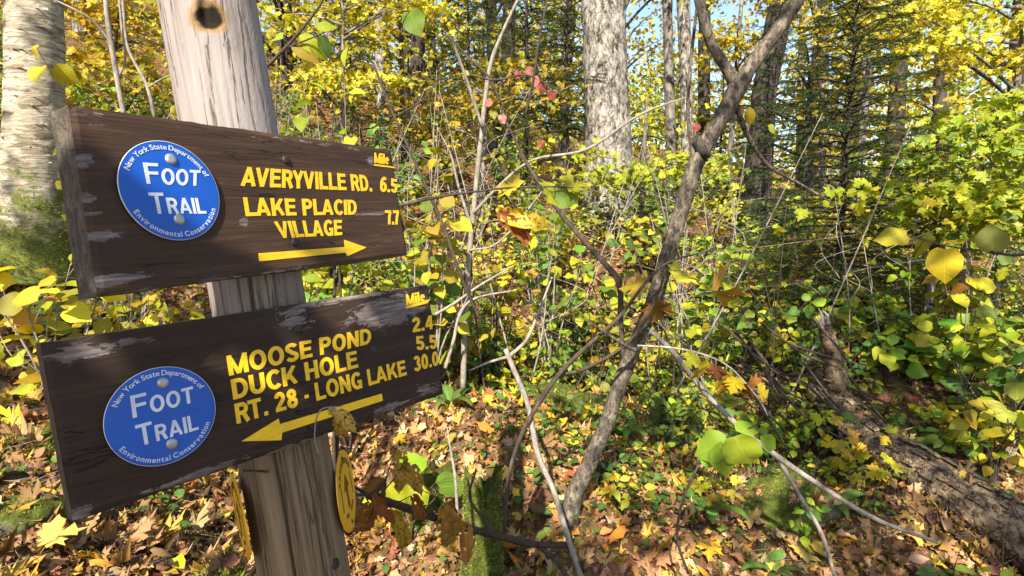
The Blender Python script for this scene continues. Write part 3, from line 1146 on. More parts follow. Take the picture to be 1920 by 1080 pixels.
A_U, A_L = solve_axis(U, .030, 455, 370), solve_axis(Lb, .026, 512, 745)
AX = (A_U - A_L) / np.linalg.norm(A_U - A_L)
t0 = (A_L[2] - (h1(A_L[0], A_L[1]) - .35)) / AX[2]
POST0 = A_L - AX * t0
PLEN = t0 + np.linalg.norm(A_U - A_L) + .75
po = thing('sign_post', 'round weathered grey wooden post carrying both trail signs', 'post', POST0)
_ex = np.cross(np.cross(AX, CAM - A_U), AX)
_ex /= np.linalg.norm(_ex)                # local +X faces the camera
_ey = np.cross(AX, _ex)
po.matrix_world = Matrix([[_ex[i], _ey[i], AX[i], POST0[i]] for i in range(3)] + [[0, 0, 0, 1]])


def build_post():
    ns, nr = 220, 420
    th = np.linspace(0, 2 * np.pi, ns, endpoint=False)
    th = np.where(th > np.pi, th - 2 * np.pi, th)
    z = np.linspace(0, PLEN, nr)
    TH, Z = np.meshgrid(th, z)
    r = PR * (1.0 + .05 * np.sin(2 * TH + .8) + .03 * np.sin(3 * TH + Z * 2)) * (1.04 - .05 * Z / PLEN)
    g = np.random.default_rng(4)
    for k in range(26):                   # fine drying checks running down the grain
        a, zz, ln, dp, wd = g.uniform(-np.pi, np.pi), g.uniform(0, PLEN), g.uniform(.15, .6), g.uniform(.0004, .0016), g.uniform(.012, .025)
        aa = a + .05 * np.sin(Z * 7 + k) + .02 * np.sin(Z * 23 + k)
        d = np.abs(np.angle(np.exp(1j * (TH - aa))))
        r -= dp * np.exp(-(d / wd) ** 2) * np.clip(1 - ((Z - zz) / ln) ** 2, 0, 1)
    zl = t0                               # the long open cracks below the signs
    for a, w0, dp, sl in ((-.12, .030, .012, .10), (.42, .022, .008, .06), (-.75, .02, .006, .05)):
        aa = a + sl * (Z - zl) * 2 + .04 * np.sin(Z * 9 + a * 9) + .015 * np.sin(Z * 31)
        d = np.abs(np.angle(np.exp(1j * (TH - aa))))
        r -= dp * np.exp(-(d / w0) ** 2) * np.clip((zl + .34 - Z) * 6, 0, 1)
    # knot near the top
    kz, ka = KNOT
    du, dv = (np.angle(np.exp(1j * (TH - ka)))) * PR, (Z - kz)
    q = np.hypot(du / 1.0, dv / 1.35)
    an = np.arctan2(dv, du)
    q = q * (1 + .18 * np.sin(2 * an + 1) + .14 * np.sin(3 * an) + .10 * np.sin(5 * an + 2)) - .001
    r += .005 * np.exp(-(q / .022) ** 2) - .013 * np.exp(-(q / .0105) ** 4)
    r += g.normal(0, .00012, r.shape)
    V = np.stack([r * np.cos(TH), r * np.sin(TH), Z], -1).reshape(-1, 3)
    i = np.arange(nr - 1)[:, None] * ns
    j = np.arange(ns)[None]
    j2 = (j + 1) % ns
    A, B, C, D = i + j, i + j2, i + ns + j2, i + ns + j
    T = np.concatenate([np.stack([A, B, C], -1).reshape(-1, 3), np.stack([A, C, D], -1).reshape(-1, 3)])
    V = np.vstack([V, [(0, 0, PLEN + .004)]])
    T = np.vstack([T, [(len(V) - 1, (nr - 1) * ns + k, (nr - 1) * ns + (k + 1) % ns) for k in range(ns)]])
    n = N('weathered_post')
    sp = n.n('SeparateXYZ')
    tc = n.n('TexCoord')
    n.l(tc.outputs['Object'], sp.inputs[0])
    gr = n.noise(1.0, 7, .7, n.coord((110, 110, 3.2)), .5)
    md = n.noise(1.0, 4, .6, n.coord((30, 30, 1.4)), .5)
    big = n.noise(6, 4, .6, n.coord((1, 1, .5)))
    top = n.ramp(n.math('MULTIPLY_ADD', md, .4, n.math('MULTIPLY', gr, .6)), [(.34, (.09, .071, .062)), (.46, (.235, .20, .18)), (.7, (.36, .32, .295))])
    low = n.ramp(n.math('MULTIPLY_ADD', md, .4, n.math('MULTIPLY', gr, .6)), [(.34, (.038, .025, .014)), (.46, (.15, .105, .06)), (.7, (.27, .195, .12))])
    rid = n.math('ABSOLUTE', n.math('SUBTRACT', n.noise(1.0, 6, .6, n.coord((26, 26, 1.1), (4, 0, 0)), .3), .5))
    chk = n.math('SUBTRACT', 1.0, n.step(rid, .003, .014))
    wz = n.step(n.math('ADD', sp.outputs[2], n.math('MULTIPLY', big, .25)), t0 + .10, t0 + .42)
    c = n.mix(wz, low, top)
    c = n.mix(n.math('MULTIPLY', chk, .75), c, (.045, .034, .028))
    kd = n.n('VectorMath', operation='DISTANCE')
    kr = PR * .97
    kd.inputs[1].default_value = (kr * math.cos(ka), kr * math.sin(ka), kz)
    n.l(tc.outputs['Object'], kd.inputs[0])
    dd = n.math('ADD', kd.outputs['Value'], n.math('MULTIPLY', n.math('SUBTRACT', n.noise(70, 4, .7, n.coord()), .5), .013))
    c = n.mix(n.math('SUBTRACT', 1.0, n.step(dd, .018, .028)), c, (.22, .14, .06))
    c = n.mix(n.math('SUBTRACT', 1.0, n.step(dd, .013, .019)), c, (.012, .007, .004))
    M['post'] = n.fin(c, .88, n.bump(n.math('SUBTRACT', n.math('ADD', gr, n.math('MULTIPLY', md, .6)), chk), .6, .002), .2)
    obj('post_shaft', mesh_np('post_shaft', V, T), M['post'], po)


def post_pix(px, py):
    """photo pixel -> (height, angle) on the front of the post"""
    inv = np.array(po.matrix_world.inverted())
    o_ = (inv @ np.r_[CAM, 1])[:3]
    d_ = inv[:3, :3] @ ray(px, py)
    a, b, c = d_[0] ** 2 + d_[1] ** 2, 2 * (o_[0] * d_[0] + o_[1] * d_[1]), o_[0] ** 2 + o_[1] ** 2 - PR ** 2
    t = (-b - math.sqrt(max(b * b - 4 * a * c, 0))) / (2 * a)
    p = o_ + d_ * t
    return p[2], math.atan2(p[1], p[0])


po.matrix_world = po.matrix_world.copy()
KNOT = post_pix(391, 32)
build_post()


def post_bolt(px, py, r):
    z, a = post_pix(px, py)
    V, T = [], []
    k = 12
    c, s = math.cos(a), math.sin(a)
    for rr, hh in ((1.5, -.004), (1.5, .0015), (1.05, .002), (1.0, .005), (.5, .006), (.3, .003)):
        for j in range(k):
            t = 2 * np.pi * j / k
            u, v, h_ = r * rr * math.cos(t), r * rr * math.sin(t), PR + hh
            V.append((c * h_ - s * u, s * h_ + c * u, z + v))
    for i in range(5):
        for j in range(k):
            p, q = i * k + j, i * k + (j + 1) % k
            T += [(p, q, q + k), (p, q + k, p + k)]
    V.append((c * (PR + .003), s * (PR + .003), z))
    T += [(5 * k + j, 5 * k + (j + 1) % k, len(V) - 1) for j in range(k)]
    obj('bolt', mesh_np('bolt', np.array(V), np.array(T)), M['bolt'], po)


post_bolt(626, 1058, .006)


def marker(label, px, py, ang, dia, tilt, off=0.0, turn=0.0):
    """yellow plastic disc nailed to the flank of the post; ang = direction round the post"""
    z, _ = post_pix(px, py)
    t = thing('trail_marker', label, 'trail marker')
    c, s = math.cos(ang), math.sin(ang)
    mw = np.array(po.matrix_world)
    loc = Matrix([[-s, -c, 0, (PR + .004) * c], [c, -s, 0, (PR + .004) * s], [0, 0, 1, z], [0, 0, 0, 1]])
    t.matrix_world = po.matrix_world @ loc @ Matrix.Translation((0, -off, 0)) @ Matrix.Rotation(turn, 4, 'Z') @ Matrix.Rotation(tilt, 4, 'Y')
    r = dia / 2
    d = obj('disc', disc_mesh(0, 0, r, .001, .0018), M['marker'], t)
    mb = MB()

    def strip(pts):
        p = np.array(pts) * r
        k = len(p)
        add_flat(mb, p, [(0, i, i + 1) for i in range(1, k - 1)], [(i, (i + 1) % k) for i in range(k)], .0029, .0003)
    strip([(-.10, -.45), (.10, -.45), (.10, .05), (-.10, .05)])
    strip([(-.30, .05), (.30, .05), (0, .42)])
    strip([(-.45, -.55), (-.2, -.62), (-.15, -.52), (-.42, -.45)])
    strip([(.15, -.62), (.5, -.5), (.45, -.42), (.12, -.52)])
    for a in range(150, 30, -14):
        x, y = .74 * math.cos(R(a)), .74 * math.sin(R(a))
        ux, uy = math.sin(R(a)) * .06, -math.cos(R(a)) * .06
        nx_, ny_ = math.cos(R(a)) * .07, math.sin(R(a)) * .07
        strip([(x - ux - nx_, y - uy - ny_), (x + ux - nx_, y + uy - ny_), (x + ux + nx_, y + uy + ny_), (x - ux + nx_, y - uy + ny_)])
    for sgn in (-1, 1):
        strip([(sgn * .66, -.3), (sgn * .60, -.32), (sgn * .56, .25), (sgn * .62, .28)])
    obj('faded_print', mb.mesh('print', smooth=False), M['print'], t)
    nb = MB()
    for v in (.82, -.82):
        k = 10
        V = [(.004 * math.cos(2 * np.pi * j / k), -.0028, v * r + .004 * math.sin(2 * np.pi * j / k)) for j in range(k)] + [(0, -.005, v * r)]
        obj('nail_head', mesh_np('nail', np.array(V), np.array([(j, (j + 1) % k, k) for j in range(k)])), M['bolt'], t)
    return t


MARKS = [('yellow plastic disc seen almost edge-on on the left flank of the post', 480, 975, -1.40, .118, 0),
         ('orange plastic disc on the right flank of the post, half hidden behind it', 610, 962, 1.75, .122, 0, .010, -.50)]
for m_ in MARKS:
    marker(*m_)

# ================================================================== TREES
def dirs(n, g, up=0.0, spread=1.0):
    v = g.normal(0, 1, (n, 3)) * spread
    v[:, 2] += up
    return v / (np.linalg.norm(v, axis=1, keepdims=True) + 1e-9)


def spray(g, cen, n, rad, flat=.35, tilt=(0, 0)):
    """leaves gathered in one flat, slightly tilted layer"""
    p = g.normal(0, 1, (n, 3)) * [rad, rad, rad * flat * .6]
    p[:, 2] += tilt[0] * p[:, 0] + tilt[1] * p[:, 1] - .15 * (p[:, 0] ** 2 + p[:, 1] ** 2) / max(rad, .01)
    return np.asarray(cen) + p


def crown_leaves(g, centers, rads, per, size, pal, kind='dia', flat=.35, up=1.6):
    pos = np.concatenate([spray(g, c, per, r, flat, g.uniform(-.25, .25, 2)) for c, r in zip(centers, rads)])
    n = len(pos)
    out = dirs(n, g, -.25)
    nr = dirs(n, g, up)
    nr += np.array([-.2, -.45, 0]) * g.uniform(0, 1.6, (n, 1))
    cc = np.repeat(pick(pal, len(centers), g), per, 0)
    col = np.clip(.55 * pick(pal, n, g) + .45 * cc, 0, .7)
    return pos, out, nr, g.uniform(.7, 1.3, n) * size, col


def tree(name, label, trunk_pts, radii, mat, crown=None, group=None, limbs=(), sides=14, rough=.03, cat='tree', seed=0, n=None):
    """trunk_pts in world; crown = dict(centers, rads, per, size, pal)"""
    g = np.random.default_rng(seed + 100)
    base = np.array(trunk_pts[0], float)
    t = thing(name, label, cat, base, group)
    mb = MB()
    C = tube(mb, trunk_pts, radii, sides, n or max(20, 6 * len(trunk_pts)), rough, seed)
    obj('trunk', mb.mesh('trunk', base), mat, t)
    if limbs:
        mb = MB()
        for pts, r in limbs:
            tube(mb, pts, r, 7, max(6, 3 * len(pts)), rough, seed)
        tag(obj('limbs', mb.mesh('limbs', base), mat, t), kind='stuff')
    if crown:
        pos, d, nr, sz, col = crown_leaves(g, crown['centers'], crown['rads'], crown['per'], crown['size'], crown['pal'], crown.get('kind', 'dia'), crown.get('flat', .35), crown.get('up', 1.6))
        m = cloud('crown', crown.get('kind', 'dia'), pos - base, d, nr, sz, col, seed=seed)
        o = obj('crown', m, M['leaf'], t)
        o['kind'] = 'stuff'
    return t


def auto_tree(name, label, x, y, hgt, r, mat, pal, crown_z, crown_r, ncl, per, size, seed, group=None, lean=(0, 0), kind='dia', clr=.9, z0=None):
    g = np.random.default_rng(seed)
    z = h1(x, y) - .1 if z0 is None else z0
    top = np.array([x + lean[0] * hgt, y + lean[1] * hgt, z + hgt])
    b = np.array([x, y, z])
    pts = [b, b + (top - b) * .3 + g.normal(0, .02, 3) * hgt * .3, b + (top - b) * .65 + g.normal(0, .02, 3) * hgt * .3, top]
    cen, rad, limbs = [], [], []
    for k in range(ncl):
        f = g.uniform(crown_z, 1.02)
        a = g.uniform(0, 6.283)
        rr = crown_r * math.sqrt(g.uniform(.03, 1)) * (1.15 - .6 * ((f - crown_z) / (1.02 - crown_z)))
        st = b + (top - b) * max(f - .12, .1)
        c = b + (top - b) * f + np.array([math.cos(a) * rr, math.sin(a) * rr, g.uniform(-.2, .2) * crown_r * .4])
        cen.append(c)
        rad.append(crown_r * clr * g.uniform(.22, .42))
        if k % 2 == 0:
            limbs.append(([st, (st + c) / 2 + np.array([0, 0, .12 * rr]), c], [r * .32, r * .2, r * .05]))
    return tree(name, label, pts, [r * 1.25, r, r * .75, r * .25], mat, dict(centers=cen, rads=rad, per=per, size=size, pal=pal, kind=kind), group, limbs, 12, .03, 'tree', seed)


def trunk_from_px(pix, Y, w_px, zoff=-.15, extra=2.5):
    """trunk through photo pixels (top first) at distance Y; continues to the ground and above the frame"""
    p = [P(a, b, Y) for a, b in pix][::-1]
    lo_, hi_ = p[0], p[-1]
    d = (hi_ - lo_) / (hi_[2] - lo_[2])
    gz = h1(lo_[0], lo_[1]) + zoff
    if lo_[2] > gz:
        p = [lo_ + np.array([0, 0, 1.0]) * (gz - lo_[2])] + p
    p = p + [hi_ + d * extra]
    return p, [q / FPX * Y / 2 for q in w_px][::-1]


def crown_over(g, top, r, zs, pal, ncl, per, size):
    cen = [np.array(top) + np.array([g.normal(0, r * .6), g.normal(0, r * .6), g.uniform(*zs)]) for _ in range(ncl)]
    return dict(centers=cen, rads=[r * .4] * ncl, per=per, size=size, pal=pal)


g = np.random.default_rng(21)
# birch at the left edge
M['birch'] = None
n = N('birch_bark')
v = n.coord((6, 6, 34))
fl = n.noise(1, 6, .7, v, .6)
fine = n.noise(1, 5, .7, n.coord((30, 30, 160)))
lent = n.step(n.noise(1, 3, .5, n.coord((14, 14, 120), (3, 1, 0))), .58, .65)
c = n.ramp(fl, [(.36, (.10, .075, .05)), (.46, (.28, .23, .155)), (.57, (.43, .38, .28)), (.8, (.52, .47, .38))])
c = n.mix(n.math('MULTIPLY', lent, .45), c, (.12, .085, .055))
c = n.mix(n.math('MULTIPLY', n.step(n.noise(9, 5, .7, n.coord((1, 1, 2.5), (7, 0, 0))), .52, .62), .75), c, (.17, .13, .075))
tc = n.n('TexCoord')
sp = n.n('SeparateXYZ')
n.l(tc.outputs['Object'], sp.inputs[0])
mk = n.math('ADD', n.noise(5, 5, .7, n.coord()), n.math('MULTIPLY', n.math('SUBTRACT', .62, sp.outputs[2]), .55))
c = n.mix(n.step(mk, .52, .66), c, n.ramp(n.noise(70, 4, .7, n.coord()), [(.3, (.04, .05, .008)), (.7, (.17, .19, .035))]))
M['birch'] = n.fin(c, .8, n.bump(n.math('ADD', fl, n.math('MULTIPLY', fine, .5)), .8, .01), .2)

YB = 3.5
bp = [P(64, -60, YB), P(66, 100, YB), P(64, 260, YB), P(62, 380, YB), P(60, 450, YB)]
bp = [bp[0] + (bp[0] - bp[1]) * 4] + bp + [P(58, 520, YB)]
bp = bp[::-1]
rr_ = np.array([165, 128, 102, 90, 85, 83, 60]) / FPX * YB / 2
g1 = np.random.default_rng(31)
birch = tree('birch_tree', 'large birch with peeling cream bark and mossy foot at the left edge', bp, rr_, M['birch'],
             crown_over(g1, bp[-1], 2.2, (-.5, 2.5), 'yellow', 26, 60, .07), None, [([bp[-1], bp[-1] + [.8, .3, 1.2], bp[-1] + [1.6, .2, 2.0]], [.08, .05, .02])], 40, .025, 'tree', 1, 80)
# curls of peeling bark
mb = MB()
for k in range(90):
    z = g1.uniform(.3, 1.9)
    C_ = spline(bp, 60)
    i = int(np.argmin(np.abs(C_[:, 2] - (bp[0][2] + z))))
    c_ = C_[i]
    a = g1.uniform(-2.4, .6)
    ra = .2 * (1.0 + .0)
    ra = np.interp(z, [.3, .6, 1.0, 2], [.175, .155, .148, .142])
    wd, ht = g1.uniform(.02, .07), g1.uniform(.004, .018)
    V = []
    for u in np.linspace(0, 1, 5):
        aa = a + u * wd / ra
        q = ra * .985 + .018 * u ** 2 * g1.uniform(.6, 1.2)
        for s_ in (0, 1):
            V.append(c_ + [math.cos(aa) * q, math.sin(aa) * q, s_ * ht * (1 - u * .3)])
    mb.add(V, [t for u in range(4) for t in ((2 * u, 2 * u + 2, 2 * u + 3), (2 * u, 2 * u + 3, 2 * u + 1))])
tag(obj('peeling_bark', mb.mesh('peel', bp[0]), M['birch'], birch), kind='stuff')

_bm = []
_bn = []
_C = spline(bp, 200)
_r = np.interp(np.linspace(0, 1, 200), np.linspace(0, 1, 7), rr_)
for i in range(200):
    if _C[i][2] - bp[0][2] < .55:
        for a in g1.uniform(0, 6.28, 60):
            if g1.uniform() > .25 + (_C[i][2] - bp[0][2]) * 1.2:
                _bn.append((math.cos(a), math.sin(a), 0))
                _bm.append(_C[i] - bp[0] + np.array(_bn[-1]) * _r[i])
BIRCHMOSS = (birch, np.array(_bm), np.array(_bn))

# the big pale trunk and its neighbours
TR = [
    ('maple_tree', 'massive pale grey maple trunk in the upper centre of the slope', [(1132, -40), (1133, 60), (1136, 180), (1142, 300)], 8.5, [76, 76, 80, 88, 104], 'bark_pale', 'yellow', 40, .05),
    ('maple_tree', 'dark slim trunk standing just left of the massive pale maple', [(1102, -40), (1103, 100), (1106, 240)], 9.6, [17, 18, 20, 24], 'bark_dark', 'mixed', 14, .02),
    ('maple_tree', 'slender grey trunk with sunlit pale foot right of the massive maple', [(1250, -40), (1254, 120), (1258, 300)], 11.5, [18, 18, 20, 26], 'bark_grey', 'gold', 24, .02),
    ('maple_tree', 'pale straight trunk in front of the blue sky gap', [(1280, -40), (1285, 120), (1290, 320)], 11.0, [24, 22, 24, 30], 'bark_pale', 'gold', 24, .02),
    ('maple_tree', 'short dark trunk seen right of the pale straight trunk', [(1322, -40), (1320, 140), (1318, 330)], 13.5, [20, 22, 24, 28], 'bark_dark', 'yellow', 20, .02),
    ('maple_tree', 'broad dark leaning trunk behind the fork of the small near tree', [(1478, -60), (1455, 60), (1432, 180), (1418, 330)], 9.2, [46, 44, 42, 44, 50], 'bark_dark', 'yellow', 30, .03),
    ('birch_tree', 'thin white birch stem between the leaning trunk and the spruce', [(1508, -40), (1502, 140), (1498, 330)], 12.5, [12, 12, 13, 16], 'birch', 'yellow', 12, .01),
    ('maple_tree', 'grey trunk rising behind the spruce, left of the bright maples', [(1545, -40), (1540, 200)], 13, [20, 22, 26], 'bark_grey', 'yellow', 16, .02),
    ('maple_tree', 'dark trunk half hidden in yellow leaves at the upper right', [(1695, -40), (1688, 60), (1680, 220)], 10.5, [24, 26, 28, 32], 'bark_dark', 'yellow', 26, .02),
    ('maple_tree', 'shaded trunk at the right, below the bright maple leaves', [(1768, -30), (1762, 180), (1755, 340)], 10.0, [20, 20, 22, 26], 'bark_dark', 'lime', 22, .02),
    ('maple_tree', 'dark trunk cut by the right edge near the top', [(1925, -30), (1915, 100), (1908, 300)], 11, [34, 36, 38, 44], 'bark_dark', 'gold', 22, .02),
    ('maple_tree', 'slim dark trunk on the slope right of the post top', [(752, -40), (757, 80), (760, 230)], 10.0, [15, 17, 18, 20], 'bark_dark', 'gold', 16, .02),
    ('birch_tree', 'mottled pale trunk on the slope behind the upper sign', [(708, -40), (712, 90), (716, 240)], 9.2, [16, 16, 18, 22], 'bark_pale', 'gold', 16, .02),
    ('maple_tree', 'dim trunk among the conifers above the pink leaves', [(955, -40), (953, 100), (952, 210)], 11.5, [22, 24, 26, 30], 'bark_dark', 'mixed', 16, .02),
    ('maple_tree', 'narrow trunk between the conifers and the massive pale maple', [(1062, -40), (1060, 120), (1058, 230)], 12.5, [16, 16, 18, 22], 'bark_grey', 'lime', 14, .02),
]
for i, (nm, lb, pix, Y, wp, mt, pal, ncl, rg) in enumerate(TR):
    pts, rad = trunk_from_px(pix, Y, wp)
    gg = np.random.default_rng(300 + i)
    top = pts[-1]
    cr = crown_over(gg, top, 1.7, (-1.6, 2.2), pal, ncl, 55, .075)
    lm = []
    for k in range(3):
        a = gg.uniform(0, 6.28)
        s_ = pts[-1] * .7 + pts[-2] * .3
        e_ = top + np.array([math.cos(a) * 1.4, math.sin(a) * 1.4, gg.uniform(0, 1)])
        lm.append(([s_, (s_ + e_) / 2 + [0, 0, .15], e_], [rad[-1] * .5, rad[-1] * .35, .01]))
    tree(nm, lb, pts, rad + [rad[-1] * .8], M[mt], cr, None, lm, 20 if i == 0 else 10, .04, 'tree', i, 70 if i == 0 else None)

# ---- spruces
def spruce(label, x, y, hgt, r, seed, z_lo=.03, dens=1.0, lean=0.0):
    g = np.random.default_rng(seed)
    z = h1(x, y) - .1
    b = np.array([x, y, z])
    t = thing('spruce_tree', label, 'tree', b)
    mb = MB()
    tube(mb, [(0, 0, 0), (.01 + lean * .5, .01, hgt * .5), (lean, 0, hgt)], [.012 * hgt * .75, .008 * hgt * .75, .004], 9, 24, .04, seed)
    obj('trunk', mb.mesh('trunk'), M['bark_dark'], t)
    br = MB()
    P0, D0, S0 = [], [], []
    nb = int(26 * hgt * dens)
    for k in range(nb):
        f = z_lo + (1 - z_lo) * (k + g.uniform(0, 1)) / nb
        zz = f * hgt
        a = k * 2.4 + g.uniform(-.4, .4)
        ln = r * (1 - f) ** .75 * g.uniform(.65, 1.15) + .06
        dr = np.array([math.cos(a), math.sin(a), 0])
        p0 = np.array([lean * f, 0, zz])
        sag = -.18 * (1 - f) + .25 * f
        pts = [p0, p0 + dr * ln * .4 + [0, 0, ln * (sag + .04)], p0 + dr * ln * .8 + [0, 0, ln * (sag * 1.6)], p0 + dr * ln + [0, 0, ln * (sag * 1.6 + .05)]]
        C = tube(br, pts, [.008 + .006 * ln, .006, .004, .002], 4, 7)
        side = np.array([-dr[1], dr[0], 0])
        nt_ = int(ln / .055) + 2
        for q in range(nt_):
            u = .18 + .82 * (q + g.uniform(0, 1)) / nt_
            i = u * 6
            i0 = min(int(i), 5)
            c0 = C[i0] * (1 - (i - i0)) + C[i0 + 1] * (i - i0)
            for s in (-1, 1):
                tl = (.30 * ln * (1.1 - u) + .06) * g.uniform(.6, 1.2)
                td = dr * g.uniform(.5, .9) + side * s * g.uniform(.6, 1.0) + [0, 0, g.uniform(-.35, .1)]
                td /= np.linalg.norm(td)
                m = int(tl / .012) + 3
                uu = np.linspace(0, 1, m)[:, None]
                pp = c0 + td * tl * uu + [0, 0, -.12 * tl] * uu ** 2
                perp = np.cross(td, [0, 0, 1])
                for sg in (-1, 1):
                    P0.append(pp)
                    D0.append(td * .75 + perp * sg * .7 + g.normal(0, .25, (m, 3)) + [0, 0, .15])
                    S0.append(g.uniform(.022, .038, m))
    tag(obj('branches', br.mesh('branches'), M['bark_dark'], t), kind='stuff')
    P0, D0, S0 = np.concatenate(P0), np.concatenate(D0), np.concatenate(S0)
    D0 /= np.linalg.norm(D0, axis=1)[:, None]
    sd = np.cross(D0, g.normal(0, 1, D0.shape))
    sd /= np.linalg.norm(sd, axis=1)[:, None] + 1e-9
    wv = sd * .0032
    V = np.stack([P0 - wv, P0 + wv, P0 + D0 * S0[:, None]], 1).reshape(-1, 3)
    col = np.repeat(pick('spruce', len(P0), g), 3, 0)
    T = np.arange(len(V)).reshape(-1, 3)
    m = mesh_np('needles', V, T, col, np.full((len(V), 2), .3), smooth=False)
    o = obj('needles', m, M['needle'], t)
    o['kind'] = 'stuff'
    return t, len(T)


SPR = [('dark young spruce with drooping lower boughs standing right of centre', 1578, 5.0, 3.9, 1.15, 1.7, .05),
       ('tall shadowy spruce at the top, right of the pink-leaved twig', 985, 9.5, 5.2, 1.3, .8, .25),
       ('spruce whose boughs touch the left side of the massive pale maple', 1058, 9.0, 4.8, 1.2, .8, .25),
       ('dark spruce behind the fork, right of the pale straight trunk', 1345, 12.5, 4.0, 1.1, .6, .05),
       ('dark spruce overlapping the broad leaning trunk', 1440, 8.5, 4.2, .9, .7, .05),
       ('small spruce at the top right of the post', 665, 11.5, 4.0, 1.0, .6, .3),
       ('spruce with flat dark boughs behind the bright maple sprays at the right', 1730, 8.2, 2.6, 1.0, .8, .1),
       ('shaded spruce left of the conifers above the thin white sapling', 880, 11.0, 4.6, 1.2, .7, .3)]
for i, (lb, px, Y, hg, r, dn, zl) in enumerate(SPR):
    x = P(px, 400, Y)[0]
    spruce(lb, x, Y, hg, r, 50 + i, zl, dn)

# ---- bright maples, upper right, leaves in flat sprays
def maple_sprays(name, label, x, y, hgt, r, specs, pal, seed, mat='bark_grey', size=.10, per=26, kind='maple', group=None):
    """a young tree whose limbs end in flat leaf sprays; specs = (px, py, Y, radius)"""
    g = np.random.default_rng(seed)
    z = h1(x, y) - .08
    b = np.array([x, y, z])
    lean = np.array([g.normal(0, .06) * hgt, g.normal(0, .05) * hgt, hgt])
    pts = [b, b + lean * .35, b + lean * .7, b + lean]
    C = spline(pts, 40)
    limbs, cen, rad = [], [], []
    for (px, py, Y, rr) in specs:
        c = P(px, py, Y)
        i = np.argmin(np.abs(C[:, 2] - (c[2] - .25 * np.linalg.norm(c[:2] - b[:2]))))
        limbs.append(([C[i], (C[i] + c) / 2 + [0, 0, .06], c, c + (c - C[i]) * .25], [r * .45, r * .3, r * .14, .002]))
        for q in range(3):
            cen.append(c + g.normal(0, rr * .5, 3) * [1, 1, .25])
            rad.append(rr * .6)
    return tree(name, label, pts, [r * 1.2, r, r * .7, r * .3], M[mat], dict(centers=cen, rads=rad, per=per, size=size, pal=pal, kind=kind, flat=.18, up=3.2), group, limbs, 10, .03, 'tree', seed)


def px_cluster(g, box, Ys, n, rr):
    return [(g.uniform(box[0], box[2]), g.uniform(box[1], box[3]), g.uniform(*Ys), g.uniform(*rr)) for _ in range(n)]


gm = np.random.default_rng(77)
for i, (lb, px, Y, hg, box, Ys, ns, pal) in enumerate([
    ('bright yellow-green maple sapling spreading over the upper right corner', 1880, 6.4, 4.2, (1700, -80, 1970, 140), (5.6, 7.4), 14, 'yellow'),
    ('lime-leaved maple sapling with flat sprays right of the spruce', 1800, 5.4, 2.6, (1740, 170, 1960, 330), (4.6, 5.6), 9, 'lime'),
    ('low maple sapling with bright sprays in front of the spruce foot', 1760, 4.8, 1.7, (1720, 340, 1940, 470), (4.2, 5.0), 8, 'lime'),
    ('golden maple behind the fork with leaves against the sky', 1360, 10.5, 5.5, (1290, -60, 1430, 140), (9.5, 11.5), 9, 'gold'),
    ('yellow maple crown above the spruce top', 1600, 9.0, 5.2, (1500, -90, 1720, 60), (8, 10), 11, 'yellow'),
    ('golden maple sapling on the slope above the upper sign', 640, 7.5, 2.6, (520, -20, 860, 160), (6.5, 8.5), 12, 'gold'),
    ('yellow maple sapling behind the post on the left slope', 240, 6.0, 2.6, (120, -40, 330, 150), (5.2, 7), 9, 'gold'),
    ('lime maple sapling in front of the massive pale maple foot', 1200, 7.4, 2.0, (1060, 240, 1330, 420), (6.6, 7.8), 10, 'lime'),
    ('yellow maple sapling left of the massive pale maple', 900, 7.8, 2.4, (780, 130, 1060, 300), (7.0, 8.6), 11, 'mixed'),
    ('lime maple at the right edge, half out of the picture', 1960, 4.6, 2.2, (1860, 130, 2050, 420), (4.2, 5.2), 8, 'lime'),
]):
    maple_sprays('maple_sapling', lb, P(px, 400, Y)[0], Y, hg, .03 + .004 * hg, px_cluster(gm, box, Ys, ns, (.3, .5)), pal, 700 + i, size=.085, per=30)

# ---- far woods: each tree its own object
k = 0
gf = np.random.default_rng(91)
far_lab = {'yellow': 'yellow-leaved tree far back in the woods', 'gold': 'golden-orange tree far back in the woods', 'lime': 'pale green tree far back in the woods', 'mixed': 'mixed green and yellow tree far back in the woods'}
for Y, nx_, spread in ((12.5, 9, 1.05), (16, 12, 1.05), (21, 13, 1.05), (28, 12, 1.05), (38, 12, 1.05)):
    for i in range(nx_):
        x = (-1 + 2 * (i + gf.uniform(.15, .85)) / nx_) * Y * spread
        px = 960 + FPX * x / Y
        if 1200 < px < 1520 and Y < 30 and gf.uniform() < .75:
            continue
        pal = gf.choice(['yellow', 'gold', 'lime', 'mixed', 'yellow'])
        y = Y + gf.uniform(-1.2, 1.2)
        hg = gf.uniform(6, 9.5) if not 1180 < px < 1540 else gf.uniform(4, 6)
        zone = 'behind the two signs' if px < 480 else 'between the post and the massive pale maple' if px < 1100 else 'around the gap of blue sky' if px < 1540 else 'behind the bright maples at the right'
        auto_tree('forest_tree', far_lab[pal].replace('back in the woods', 'back ' + zone), x, y, hg, gf.uniform(.09, .16), M[gf.choice(['bark_grey', 'bark_dark', 'bark_pale'])], pal,
                  .06 if px < 1150 or px > 1550 else .35, 2.0 + .03 * Y, 34, 48, .10 + .0035 * Y, 1000 + k, 'trees far back in the woods', (gf.normal(0, .03), 0), clr=1.1)
        k += 1

